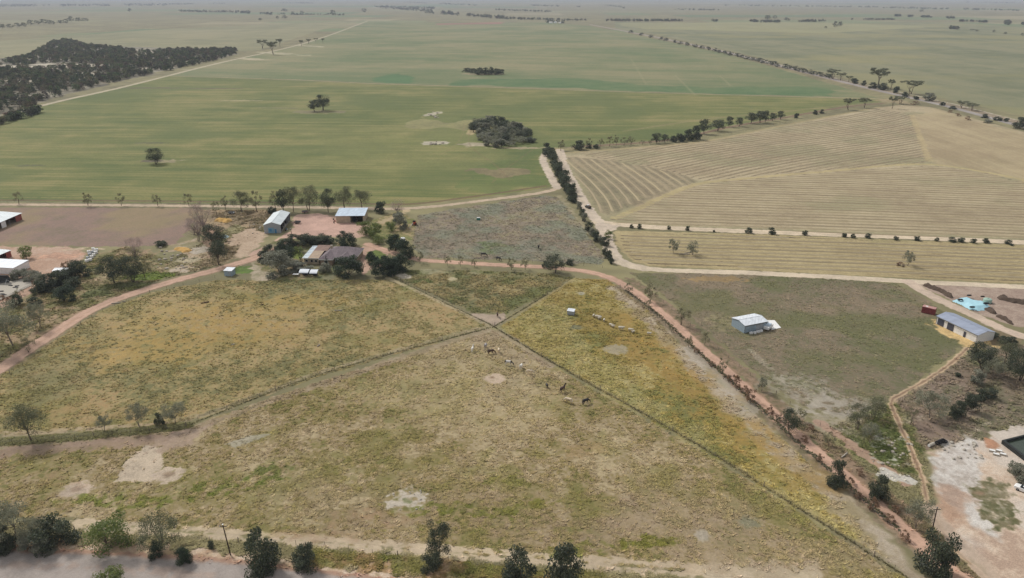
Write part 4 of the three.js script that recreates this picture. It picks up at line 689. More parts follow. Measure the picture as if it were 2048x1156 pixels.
plant(SH, 'broad olive bush on the verge at the picture foot', 'shrub', null, 'bush', 1040, 1176, 1110, 74);
plant(TR, 'big dark round gum beside the broad olive bush', 'tree', null, 'bush', 1126, 1182, 1088, 78);
plant(SH, 'green bush on the near side of the sealed road', 'shrub', null, 'green', 214, 1180, 1143, 64);
plants(SH, 'dark grey scrub beside the black-walled pond', 'shrub', 'scrub beside the pond', 'greyBush', [[2026, 944, 926, 26], [2044, 958, 932, 34], [2062, 962, 936, 40], [2040, 972, 954, 20]]);
console.log('far trees', Math.round(performance.now()));
// lone far trees
plants('far_tree', 'lone tree far off on the plain', 'tree', 'lone far trees', 'far', [[259, 24, 17, 11], [520, 41, 36, 9], [555, 38, 32, 7], [569, 38, 31, 11], [569, 24, 17, 12], [586, 28, 23, 8], [604, 28, 22, 9], [666, 31, 20, 12], [729, 25, 17, 12], [1670, 56, 43, 12], [1680, 54, 43, 10], [1651, 57, 52, 6], [1843, 25, 19, 9], [1945, 61, 58, 10], [1953, 63, 59, 8], [1987, 65, 60, 7], [2010, 69, 64, 7], [2044, 72, 66, 9], [1571, 41, 35, 12], [1534, 40, 30, 14], [1549, 38, 31, 10], [1576, 42, 37, 8]], 3);
plants('far_tree', 'tree in the ragged far row above the woodland', 'tree', 'ragged far row above the woodland', 'far', [[5, 57, 48, 12], [20, 56, 48, 14], [35, 55, 46, 14], [48, 55, 45, 12], [62, 51, 40, 12], [75, 50, 41, 14], [88, 49, 38, 14], [100, 49, 40, 12], [108, 50, 42, 8], [122, 48, 40, 12], [133, 47, 38, 12], [143, 44, 33, 14], [158, 44, 35, 14], [170, 43, 36, 14]], 3);
plants('far_tree', 'tree over the far farmstead', 'tree', 'trees over the far farmstead', 'farDark', [[1095, 46, 37, 9], [1105, 45, 36, 10], [1116, 45, 36, 10], [1126, 47, 38, 8], [1100, 42, 36, 8]], 3);
// woodland and tree lines too far to count
function wood(name, label, count, pick, seed, low, high) {
  const r = rng(seed), sets = [[], [], [], []], m = new THREE.Matrix4(), q = new THREE.Quaternion(), e = new THREE.Euler();
  for (let k = 0, n = 0; n < count && k < count * 30; k++) {
    const p = pick(r); if (!p) continue; n++;
    const h = low + r() * (high - low), w = h * (0.75 + r() * 0.5); e.set(0, r() * 6.28, 0); q.setFromEuler(e);
    sets[(r() * 4) | 0].push(new THREE.Matrix4().compose(new THREE.Vector3(p[0], 0, p[1]), q, new THREE.Vector3(w, h, w)));
  }
  const g = new THREE.Group();
  sets.forEach((s, i) => {
    const v = variant(i < 2 ? 'far' : 'farDark', i % 2), c = new THREE.Color();
    for (const [nm, geo, mt] of [['crowns', v.crown, leafMat], ['trunks', v.wood, barkMat]]) {
      const im = new THREE.InstancedMesh(geo, mt, s.length); im.name = nm; im.userData.kind = 'stuff'; im.castShadow = true;
      const cr = rng(seed + i); s.forEach((x, k) => { im.setMatrixAt(k, x); const t = cr(); c.setRGB(0.75 + t * 0.5, 0.78 + cr() * 0.35, 0.75 + t * 0.4); im.setColorAt(k, c); });
      g.add(im);
    }
  });
  return add(g, name, label, 'trees', null, 'stuff');
}
{
  const area = [[-260, 130], [0, 124], [60, 112], [105, 84], [135, 80], [180, 92], [250, 98], [300, 104], [380, 98], [440, 100], [473, 98], [474, 108], [430, 122], [330, 143], [200, 172], [80, 204], [66, 222], [0, 228], [-260, 300]].map(([x, y]) => G(x, y));
  const bb = boxOf(area, 0), clear = CLEARINGS.map(([x, y, a, b]) => [...G(x, y), a, b]);
  wood('woodland', 'dusky gum woodland left of the green crop', 4000, (r) => {
    const x = bb[0] + r() * (bb[1] - bb[0]), z = bb[2] + r() * (bb[3] - bb[2]);
    if (polyDist(area, x, z) > 0 || fbm(x / 46 + 41, z / 46 + 7, 4) > 0.64 + 0.08 * r()) return null;
    if (clear.some(([a, b, c, d]) => Math.hypot(((x - a) * 0.97 + (z - b) * 0.25) / c, ((z - b) * 0.97 - (x - a) * 0.25) / d) < 1)) return null;
    return [x, z];
  }, 51, 4.5, 8.5);
  const near = [[-160, 330], [-20, 258], [0, 250], [40, 238], [76, 228], [84, 222], [70, 226], [0, 244], [-160, 308]].map(([x, y]) => G(x, y)), nb = boxOf(near, 0);
  wood('roadside_scrub', 'dark scrub beside the pale track at the crop corner', 130, (r) => { const x = nb[0] + r() * (nb[1] - nb[0]), z = nb[2] + r() * (nb[3] - nb[2]); return polyDist(near, x, z) < 0 ? [x, z] : null; }, 52, 5, 9);
}
{
  const lines = [ // x0, y0, x1, y1, depth in px, trees, height
    [-20, 12, 330, 10, 4, 260, 14, 'long dark wood on the far left horizon'], [330, 9, 450, 7, 2, 80, 12, 'low end of the far left horizon wood'], [358, 23, 500, 25, 3, 120, 10, 'dark tree belt beyond the left far field'], [480, 25, 545, 29, 3, 60, 10, 'tree belt dropping towards the far left track'], [545, 29, 735, 31, 1.5, 70, 8, 'thin far hedge line of the left fields'],
    [740, 13, 870, 17, 3, 140, 12, 'upper branch of the far central wood'], [760, 15, 905, 26, 4, 150, 12, 'middle branch of the far central wood'], [850, 25, 1010, 37, 4, 150, 11, 'lower branch of the far central wood'], [800, 4, 955, 11, 2, 110, 12, 'hazy wood strip above the central wood'], [990, 20, 1105, 24, 2, 80, 10, 'hazy strip of trees right of the central wood'], [1010, 38, 1095, 40, 2, 60, 9, 'tree belt left of the far farmstead'], [1128, 41, 1172, 41, 1.5, 30, 8, 'tree belt right of the far farmstead'],
    [1212, 42, 1435, 43, 2, 150, 9, 'long low tree belt beyond the country road'], [1470, 43, 1560, 45, 2, 70, 9, 'second low tree belt beyond the country road'], [1598, 44, 1650, 43, 2, 40, 9, 'third low tree belt beyond the country road'], [1760, 31, 1825, 34, 2, 50, 10, 'small hazy wood in the right distance'], [1830, 34, 1910, 37, 2, 50, 10, 'blue-grey strip in the right distance'], [1910, 43, 1975, 45, 1.5, 40, 9, 'low hedge on the far right plain'], [2010, 48, 2080, 52, 5, 70, 12, 'wood cut by the right picture edge'], [1900, 58, 1932, 60, 2, 26, 9, 'dark thicket on the far right field'],
    [1060, 11, 1160, 14, 1.5, 60, 12, 'faint far strip in the middle distance'], [1210, 11, 1250, 16, 3, 40, 10, 'hazy trees round the far white dots'], [1340, 19, 1440, 21, 1.5, 50, 10, 'faint far belt right of the middle'], [1450, 11, 1760, 15, 1.5, 110, 12, 'faint horizon belt right of the middle'], [1760, 16, 2060, 22, 1.5, 110, 12, 'faint horizon belt on the far right'], [1930, 5, 2030, 6, 1, 50, 14, 'very faint wood on the right horizon'], [560, 6, 660, 7, 1.5, 60, 12, 'faint horizon wood left of the middle'], [1700, 40, 1790, 40, 1, 40, 8, 'thin hedge in the right distance'],
  ];
  lines.forEach(([x0, y0, x1, y1, d, n, h, label], i) => wood('far_tree_belt', label, n, (r) => { const t = r(); if (fbm(t * (x1 - x0) / 26 + i * 7, 3, 2) < 0.3) return null; return G(x0 + (x1 - x0) * t, y0 + (y1 - y0) * t + (r() - 0.5) * d); }, 90 + i, h * 0.7, h * 1.35));
}

// ---------- hay rows ----------
console.log('hay', Math.round(performance.now()));
const hayMats = [[156, 141, 112], [164, 149, 117], [150, 135, 107]].map((c) => mat(S(...c), 1));
for (const key of Object.keys(ROW)) {
  const r = ROW[key], bb = r.w, vs = bb.map(([x, z]) => (x - r.a[0]) * r.n[0] + (z - r.a[1]) * r.n[1]), us = bb.map(([x, z]) => (x - r.a[0]) * r.t[0] + (z - r.a[1]) * r.t[1]);
  const k0 = Math.floor(Math.min(...vs) / r.gap) - 2, k1 = Math.ceil(Math.max(...vs) / r.gap) + 2, u0 = Math.min(...us), u1 = Math.max(...us), step = key === 'north' ? 3.2 : 2.4;
  const field = key === 'low' ? hayLow : hayField;
  for (let k = k0; k <= k1; k++) {
    const p = []; let run = [];
    const runs = [];
    for (let u = u0; u <= u1; u += step) {
      const v = k * r.gap + r.sweep(u) + (n2(u / 9, k * 3.1) - 0.5) * 0.5, x = r.a[0] + r.t[0] * u + r.n[0] * v, z = r.a[1] + r.t[1] * u + r.n[1] * v;
      if (polyDist(r.w, x, z) < -1.5) run.push([x, z, u]); else { if (run.length > 4) runs.push(run); run = []; }
    }
    if (run.length > 4) runs.push(run);
    for (const q of runs) {
      const idx = [], prof = [[-0.75, 0], [-0.42, 0.8], [0.05, 1], [0.45, 0.75], [0.78, 0]];
      q.forEach(([x, z, u], i) => {
        const end = Math.min(1, i / 2, (q.length - 1 - i) / 2), hh = 0.34 * (0.75 + 0.5 * n2(u / 2.2, k * 5.3)) * end + 0.005, ww = 0.85 + 0.35 * n2(u / 3 + 9, k * 2.7);
        prof.forEach(([a, b], j) => p.push(x + r.n[0] * a * ww, 0.022 + b * hh * (0.85 + 0.3 * n2(u * 3 + j * 7, k)), z + r.n[1] * a * ww));
        if (i) for (let j = 0; j < 4; j++) { const A = (i - 1) * 5 + j, B = i * 5 + j; idx.push(A, B, A + 1, B, B + 1, A + 1); }
      });
      const g = new THREE.BufferGeometry(); g.setAttribute('position', new THREE.Float32BufferAttribute(p.splice(0), 3)); g.setIndex(idx); g.computeVertexNormals();
      part(field, 'windrow', g, hayMats[((k % 3) + 3) % 3]);
    }
  }
}

// ---------- builders' helpers ----------
console.log('things', Math.round(performance.now()));
const bx = (w, h, d, x = 0, y = 0, z = 0) => new THREE.BoxGeometry(w, h, d).translate(x, y + h / 2, z); // centre x, foot y, centre z
const cyl = (r0, r1, h, x, y, z, n = 12) => new THREE.CylinderGeometry(r1, r0, h, n).translate(x, y + h / 2, z);
const tubeBetween = (a, b, r, n = 6) => { const A = new THREE.Vector3(...a), B = new THREE.Vector3(...b), d = B.clone().sub(A); return new THREE.CylinderGeometry(r, r, d.length(), n).applyQuaternion(new THREE.Quaternion().setFromUnitVectors(new THREE.Vector3(0, 1, 0), d.clone().normalize())).translate((A.x + B.x) / 2, (A.y + B.y) / 2, (A.z + B.z) / 2); };
const noUv = (l) => mergeGeometries(l.map((g) => { const q = g.index ? g.toNonIndexed() : g.clone(); q.deleteAttribute('uv'); return q; }));
function quads(list) { // each a list of 3 or 4 corners, counter-clockwise from outside
  const p = []; for (const q of list) { p.push(...q[0], ...q[1], ...q[2]); if (q.length > 3) p.push(...q[0], ...q[2], ...q[3]); }
  const g = new THREE.BufferGeometry(); g.setAttribute('position', new THREE.Float32BufferAttribute(p, 3)); g.computeVertexNormals(); return g;
}
function prism(pts, d, z0 = 0) { const s = new THREE.Shape(pts.map(([x, y]) => new THREE.Vector2(x, y))); return new THREE.ExtrudeGeometry(s, { depth: d, bevelEnabled: false }).translate(0, 0, z0); }
function thingAt(name, label, category, x, z, heading = 90, group = null, y = 0.03) { const t = new THREE.Group(); t.position.set(x, y, z); t.rotation.y = (90 - heading) * Math.PI / 180; return add(t, name, label, category, group); }
const thing = (name, label, category, px, py, heading, group, y) => thingAt(name, label, category, ...G(px, py), heading, group, y);
// a metal or paint surface with faint streaks and grime of its own
function worn(c, amount = 0.08, rough = 0.6, metal = 0, seed = 1) {
  const n = 128, d = new Uint8Array(n * n * 4);
  for (let j = 0; j < n; j++) for (let i = 0; i < n; i++) { const m = 1 + (fbm(i / 5 + seed * 9, j / 40, 3) - 0.5) * amount * 2 + (fbm(i / 22 + seed, j / 22, 3) - 0.5) * amount * 2.4; for (let k = 0; k < 3; k++) d[(j * n + i) * 4 + k] = clamp(c[k] * m, 0, 255); d[(j * n + i) * 4 + 3] = 255; }
  const t = new THREE.DataTexture(d, n, n); t.colorSpace = THREE.SRGBColorSpace; t.magFilter = THREE.LinearFilter; t.minFilter = THREE.LinearMipmapLinearFilter; t.generateMipmaps = true; t.wrapS = t.wrapT = THREE.RepeatWrapping; t.needsUpdate = true;
  return new THREE.MeshStandardMaterial({ map: t, roughness: rough, metalness: metal });
}
const M = {
  zinc: worn([216, 220, 224], 0.07, 0.5, 0, 1), zincBlue: worn([188, 202, 214], 0.07, 0.5, 0, 2), roofPale: worn([206, 213, 213], 0.06, 0.55, 0, 3), roofBlue: worn([148, 156, 172], 0.06, 0.5, 0, 4),
  cream: worn([176, 160, 136], 0.08, 0.8, 0, 5), white: worn([228, 226, 222], 0.05, 0.6, 0, 6), greyWall: worn([160, 164, 168], 0.08, 0.6, 0, 7), blueWall: worn([148, 164, 174], 0.08, 0.55, 0, 8),
  tile: worn([116, 104, 106], 0.12, 0.85, 0, 9), tileBrown: worn([128, 104, 92], 0.12, 0.85, 0, 10), ironTan: worn([158, 136, 112], 0.1, 0.7, 0, 11), brick: worn([140, 112, 92], 0.1, 0.9, 0, 12), red: worn([140, 72, 62], 0.12, 0.7, 0, 13), container: worn([132, 58, 58], 0.14, 0.6, 0, 14),
  concrete: worn([172, 164, 150], 0.08, 0.95, 0, 15), darkDoor: mat(S(58, 62, 78), 0.5), blue: mat(S(70, 130, 170), 0.6), paleBlue: mat(S(120, 160, 184), 0.6), trim: mat(S(220, 218, 212), 0.5), glass: mat(S(40, 46, 52), 0.12), steel: mat(S(110, 110, 108), 0.5), timber: mat(S(84, 66, 52), 0.95), pole: mat(S(64, 50, 42), 0.95), post: mat(S(108, 96, 82), 0.95), wire: mat(S(120, 116, 110), 0.5), rubber: mat(S(26, 26, 28), 0.85), dark: mat(S(44, 42, 42), 0.9), sand: worn([196, 156, 88], 0.1, 1, 0, 16), earth: worn([92, 74, 60], 0.18, 1, 0, 17), log: mat(S(170, 160, 144), 0.95), greyLog: mat(S(128, 116, 104), 0.95),
};
const sheetMats = (m) => [0.96, 1, 1.04].map((k) => { const c = m.clone(); c.color = new THREE.Color(k, k, k); return c; });
// roof slope made of single iron sheets, running from the low edge (a -> b) to the high edge (d -> c)
function slope(parent, a, b, c, d, width, mats, name = 'roof_sheet', thick = 0.05) {
  const V = (p) => new THREE.Vector3(...p), A = V(a), B = V(b), C2 = V(c), D = V(d), n = Math.max(1, Math.round(A.distanceTo(B) / width)), nor = B.clone().sub(A).cross(D.clone().sub(A)).normalize();
  if (nor.y < 0) nor.negate();
  for (let i = 0; i < n; i++) {
    const t0 = i / n, t1 = (i + 1) / n + (i < n - 1 ? 0.006 : 0), lift = (i % 2) * 0.012;
    const p = [A.clone().lerp(B, t0), A.clone().lerp(B, t1), D.clone().lerp(C2, t1), D.clone().lerp(C2, t0)].map((q) => q.addScaledVector(nor, lift)), u = p.map((q) => q.clone().addScaledVector(nor, thick)), arr = (q) => q.toArray();
    let f = [[u[0], u[1], u[2], u[3]], [p[3], p[2], p[1], p[0]], [p[0], p[1], u[1], u[0]], [p[1], p[2], u[2], u[1]], [p[2], p[3], u[3], u[2]], [p[3], p[0], u[0], u[3]]];
    const g = quads(f.map((q) => q.map(arr))), uv = []; const pos = g.attributes.position; for (let k = 0; k < pos.count; k++) uv.push((pos.getX(k) + pos.getZ(k)) * 0.2 + i * 0.37, (pos.getY(k) + pos.getZ(k) * 0.3) * 0.12 + i * 0.21);
    g.setAttribute('uv', new THREE.Float32BufferAttribute(uv, 2));
    part(parent, name, g, mats[(i * 7 + (i >> 1)) % mats.length]);
  }
}
function gableShed(t, w, d, eave, rise, { roof, wall, open = null, over = 0.25, sheet = 1.6, ridgeAlong = 'z', closed = true }) {
  const rm = sheetMats(roof), ribs = [];
  for (let x = 0.9; x < w - 0.3; x += 0.9) ribs.push(bx(0.07, eave - 0.12, 0.03, x, 0.02, 0.016));
  part(t, 'wall_rib', noUv(ribs), wall);
  if (ridgeAlong === 'x') { part(t, 'gutter', bx(w + 0.5, 0.16, 0.14, w / 2, eave - 0.3, 0.36), M.steel); for (const x of [0.15, w - 0.15]) part(t, 'downpipe', cyl(0.05, 0.05, eave - 0.2, x, 0, 0.09, 8), M.steel); }
  if (ridgeAlong === 'z') {
    const face = [[0, 0], [w, 0], [w, eave], [w / 2, eave + rise], [0, eave]];
    part(t, 'front_wall', prism(face, 0.1, -0.1), wall); part(t, 'back_wall', prism(face, 0.1, -d), wall);
    if (open !== 'left') part(t, 'side_wall', bx(0.1, eave, d - 0.2, 0.05, 0, -d / 2), wall);
    if (open !== 'right') part(t, 'side_wall', bx(0.1, eave, d - 0.2, w - 0.05, 0, -d / 2), wall);
    else { const n = Math.round(d / 4.5); for (let i = 0; i <= n; i++) part(t, 'post', bx(0.2, eave, 0.2, w - 0.12, 0, -0.25 - (d - 0.5) * i / n), M.steel); }
    const k = rise / (w / 2) * over;
    slope(t, [-over, eave - k, over], [-over, eave - k, -d - over], [w / 2, eave + rise, -d - over], [w / 2, eave + rise, over], sheet, rm);
    slope(t, [w + over, eave - k, over], [w + over, eave - k, -d - over], [w / 2, eave + rise, -d - over], [w / 2, eave + rise, over], sheet, rm);
    part(t, 'ridge_cap', bx(0.4, 0.06, d + 2 * over, w / 2, eave + rise + 0.05, -d / 2), roof);
  } else {
    const face = [[0, 0], [d, 0], [d, eave], [d / 2, eave + rise], [0, eave]];
    part(t, 'front_wall', bx(w - 0.2, eave, 0.1, w / 2, 0, -0.05), wall); part(t, 'back_wall', bx(w - 0.2, eave, 0.1, w / 2, 0, -d + 0.05), wall);
    for (const x of [0, w - 0.1]) part(t, 'end_wall', prism(face, 0.1).rotateY(Math.PI / 2).translate(x, 0, 0), wall);
    const k = rise / (d / 2) * over;
    slope(t, [-over, eave - k, over], [w + over, eave - k, over], [w + over, eave + rise, -d / 2], [-over, eave + rise, -d / 2], sheet, rm);
    slope(t, [-over, eave - k, -d - over], [w + over, eave - k, -d - over], [w + over, eave + rise, -d / 2], [-over, eave + rise, -d / 2], sheet, rm);
    part(t, 'ridge_cap', bx(w + 2 * over, 0.06, 0.4, w / 2, eave + rise + 0.05, -d / 2), roof);
  }
}
// ---------- the homestead ----------
{
  const t = thing('gable_shed', 'long pale grey gable shed with one open side and blue front', 'shed', 529, 467, 86);
  gableShed(t, 8.6, 23, 4.6, 1.4, { roof: M.roofPale, wall: M.greyWall, open: 'right', sheet: 1.5 });
  part(t, 'floor', bx(8.3, 0.06, 22.6, 4.3, 0, -11.5), M.concrete);
  const dr = part(t, 'door', bx(3.0, 2.9, 0.06, 3.6, 0.1, 0.05), M.paleBlue); part(dr, 'panel', bx(1.3, 1.5, 0.05, 3.3, 1.0, 0.11), M.blue);
  part(t, 'door', bx(0.9, 2.2, 0.06, 5.9, 0.05, 0.05), M.blue);
  for (const [x, z] of [[7.4, -3], [7.1, -8], [6.4, -13], [7.2, -18]]) part(t, 'storage_bin', bx(1.4, 1.3, 1.9, x, 0.07, z), M.dark);
}
{
  const t = thing('open_bay_shed', 'pale skillion-roofed shed with cream front and one dark open bay', 'shed', 673, 446, 88);
  const w = 15.2, d = 12.5, hf = 4.0, hb = 4.9, rm = sheetMats(M.zincBlue);
  part(t, 'front_wall', bx(7.6, hf - 0.1, 0.12, 3.8, 0, -0.06), M.cream);
  part(t, 'front_wall', bx(0.7, hf - 0.1, 0.12, w - 0.35, 0, -0.06), M.cream);
  for (const x of [0.06, w - 0.06]) part(t, 'side_wall', prism([[0, 0], [d - 0.2, 0], [d - 0.2, hb - 0.1], [0, hf - 0.05]], 0.1).rotateY(Math.PI / 2).translate(x - 0.05, 0, -0.14), M.cream);
  part(t, 'back_wall', bx(w - 0.2, hb - 0.15, 0.1, w / 2, 0, -d), M.cream);
  part(t, 'inner_wall', bx(0.1, hf - 0.1, d - 0.4, 7.6, 0, -d / 2), M.cream);
  part(t, 'post', bx(0.2, hf, 0.2, 11.3, 0, -0.1), M.timber);
  slope(t, [-0.4, hf, 0.5], [w + 0.4, hf, 0.5], [w + 0.4, hb, -d - 0.3], [-0.4, hb, -d - 0.3], 1.3, rm);
  part(t, 'implement', noUv([bx(2, 1.2, 2.4, 10, 0.3, -4), cyl(0.5, 0.5, 0.3, 9, 0, -2.5)]), M.dark);
}
{
  const t = thing('house', 'dark tiled house with white fascias and a tan iron wing', 'house', 609, 528, 94);
  const wall = M.brick, eave = 3.0;
  // tan and striped low wing
  part(t, 'wing_wall', bx(7, eave - 0.1, 0.2, 3.5, 0, -0.1), M.cream); part(t, 'wing_wall', bx(0.2, eave + 0.2, 14.2, 0.1, 0, -7.3), M.cream); part(t, 'wing_wall', bx(7, eave, 0.2, 3.5, 0, -14.5), M.cream);
  const wm = (m) => sheetMats(m);
  slope(t, [-0.6, 3.05, 0.7], [2.1, 3.12, 0.7], [2.1, 3.9, -15], [-0.6, 3.75, -15], 3.2, wm(M.roofPale), 'roof_panel');
  for (let i = 0; i < 8; i++) part(t, 'roof_batten', bx(2.6, 0.1, 0.5, 0.75, 3.2 + i * 0.1, -0.6 - i * 1.9), M.zincBlue);
  slope(t, [2.15, 3.1, 0.7], [7.2, 3.1, 0.7], [7.2, 3.8, -8], [2.15, 3.8, -8], 0.9, wm(M.ironTan));
  slope(t, [2.15, 3.78, -8.05], [8.6, 3.78, -8.05], [8.6, 4.3, -15], [2.15, 4.3, -15], 0.9, wm(M.tileBrown));
  part(t, 'fascia', bx(7.8, 0.22, 0.06, 3.3, 2.95, 0.76), M.trim);
  for (const x of [1.2, 3.6, 5.6]) { const wn = part(t, 'window', bx(1.3, 1.2, 0.06, x, 1.0, 0.03), M.trim); part(wn, 'pane', bx(1.1, 1.0, 0.05, x, 1.1, 0.07), M.glass); }
  // main body, wide hipped roof with two front bays
  const hip = (x0, x1, z0, z1, e, rise, ridge0, ridge1, along) => {
    const o = 0.6, a = [x0 - o, e, z1 + o], b = [x1 + o, e, z1 + o], c = [x1 + o, e, z0 - o], d = [x0 - o, e, z0 - o];
    const R = along === 'x' ? [[ridge0, e + rise, (z0 + z1) / 2], [ridge1, e + rise, (z0 + z1) / 2]] : [[(x0 + x1) / 2, e + rise, ridge1], [(x0 + x1) / 2, e + rise, ridge0]];
    const faces = along === 'x' ? [[a, b, R[1], R[0]], [b, c, R[1]], [c, d, R[0], R[1]], [d, a, R[0]]] : [[a, b, R[0]], [b, c, R[1], R[0]], [c, d, R[1]], [d, a, R[0], R[1]]];
    for (const f of faces) {
      const n = 8, A = f[0], B = f[1], Cc = f[2], D = f[3] ?? f[2];
      for (let i = 0; i < n; i++) { // courses of tiles, each lapping the one below
        const l = (p, q, k) => p.map((v, j) => v + (q[j] - v) * k), lift = (p, k) => [p[0], p[1] + k, p[2]], s0 = i / n, s1 = Math.min(1, (i + 1) / n + 0.01);
        const p = [lift(l(A, D, s0), 0.07), lift(l(B, Cc, s0), 0.07), lift(l(B, Cc, s1), 0.02), lift(l(A, D, s1), 0.02)], q = [l(A, D, s0), l(B, Cc, s0)];
        const g = quads([p, [q[0], q[1], p[1], p[0]]]); const uv = []; const ps = g.attributes.position; for (let k = 0; k < ps.count; k++) uv.push(ps.getX(k) * 0.13, ps.getZ(k) * 0.13 + i * 0.17); g.setAttribute('uv', new THREE.Float32BufferAttribute(uv, 2));
        part(t, 'tile_course', g, tileMats[i % 3]);
      }
    }
    part(t, 'fascia', noUv([bx(x1 - x0 + 2 * o, 0.38, 0.06, (x0 + x1) / 2, e - 0.34, z1 + o), bx(x1 - x0 + 2 * o, 0.24, 0.05, (x0 + x1) / 2, e - 0.22, z0 - o), bx(0.05, 0.24, z1 - z0 + 2 * o - 0.06, x0 - o, e - 0.22, (z0 + z1) / 2), bx(0.06, 0.38, z1 - z0 + 2 * o - 0.06, x1 + o, e - 0.34, (z0 + z1) / 2)]), M.trim);
    part(t, 'wall', noUv([bx(x1 - x0, e - 0.1, 0.2, (x0 + x1) / 2, 0, z1 - 0.1), bx(x1 - x0, e - 0.1, 0.2, (x0 + x1) / 2, 0, z0 + 0.1), bx(0.2, e - 0.1, z1 - z0 - 0.4, x0 + 0.1, 0, (z0 + z1) / 2), bx(0.2, e - 0.1, z1 - z0 - 0.4, x1 - 0.1, 0, (z0 + z1) / 2)]), mat(S(150, 128, 108), 0.9));
  };
  const tileMats = sheetMats(M.tile);
  hip(7.9, 23.6, -15, -2.2, 3.02, 3.0, 13.4, 18.2, 'x');
  hip(8.0, 13.4, -8, 1.2, 3.06, 2.0, -8, -1.4, 'z');
  hip(16.6, 21, -8, 0.2, 3.04, 1.8, -8, -2.2, 'z');
  for (const [x, z] of [[10.7, 1.24], [18.8, 0.24], [15, -2.1], [22.4, -2.1]]) { const wn = part(t, 'window', bx(1.9, 1.5, 0.08, x, 0.9, z), M.trim); part(wn, 'pane', bx(1.6, 1.2, 0.06, x, 1.05, z + 0.05), M.glass); }
  const dr = part(t, 'door', bx(1, 2.1, 0.08, 14.0, 0.05, -2.15), M.timber); part(dr, 'handle', bx(0.08, 0.12, 0.06, 14.35, 1.0, -2.08), M.steel);
  const ch = part(t, 'chimney', bx(0.8, 1.9, 0.7, 10.4, 4.2, -9.5), M.cream); part(ch, 'cap', bx(1, 0.12, 0.9, 10.4, 6.1, -9.5), M.concrete);
}
for (const [px, py, w, label] of [[599.5, 552, 4.2, 'wider of two white curved-roof shelters in front of the house'], [620.5, 553, 3.4, 'narrower of two white curved-roof shelters in front of the house']]) {
  const t = thing('curved_shelter', label, 'shelter', px, py, 92, 'curved shelters by the house');
  const n = 10, d = 4.6;
  for (let i = 0; i < n; i++) {
    const a0 = i / n * 1.25 + 0.2, a1 = (i + 1) / n * 1.25 + 0.2, pt = (a, k) => [(1 - Math.cos(a)) * 0, 1.5 + Math.sin(a) * (1.1 + k), -d / 2 + Math.cos(a) * (d / 2 + 1 + k)];
    part(t, 'roof_sheet', quads([[pt(a0, 0.05), [w, ...pt(a0, 0.05).slice(1)], [w, ...pt(a1, 0.05).slice(1)], pt(a1, 0.05)], [pt(a1, 0), [w, ...pt(a1, 0).slice(1)], [w, ...pt(a0, 0).slice(1)], pt(a0, 0)]]), M.zinc);
  }
  for (const x of [0.15, w - 0.15]) for (const z of [0.6, -d + 1.2]) part(t, 'post', cyl(0.06, 0.06, z > 0 ? 1.75 : 2.4, x, 0, z), M.steel);
  part(t, 'brace', tubeBetween([0.15, 1.7, 0.6], [w - 0.15, 1.7, 0.6], 0.05), M.steel);
  part(t, 'feed_rack', noUv([bx(w * 0.6, 0.7, 1.2, w / 2, 0.3, -1.4), bx(0.1, 0.3, 0.1, w * 0.3, 0, -1.4), bx(0.1, 0.3, 0.1, w * 0.7, 0, -1.4)]), M.dark);
}
{ const t = thing('bench_table', 'small pale flat table beside the curved shelters', 'table', 585, 553, 92); part(t, 'top', bx(2.6, 0.08, 1.6, 1.3, 0.8, -0.8), M.white); for (const x of [0.2, 2.4]) for (const z of [-0.2, -1.4]) part(t, 'leg', bx(0.08, 0.8, 0.08, x, 0, z), M.steel); }
{ // small hut beside the driveway
  const t = thing('small_hut', 'small blue-grey hut with white roof beside the driveway', 'hut', 449, 552, 98);
  part(t, 'wall', noUv([bx(3.6, 2.5, 0.1, 1.8, 0, -0.05), bx(3.6, 2.5, 0.1, 1.8, 0, -3.2), bx(0.1, 2.5, 3.0, 0.05, 0, -1.62), bx(0.1, 2.5, 3.0, 3.55, 0, -1.62)]), M.blueWall);
  slope(t, [-0.2, 2.5, 0.2], [3.8, 2.5, 0.2], [3.8, 2.9, -3.5], [-0.2, 2.9, -3.5], 1, sheetMats(M.zinc)); part(t, 'door', bx(0.9, 1.9, 0.06, 2.6, 0.05, 0.04), M.greyWall);
}
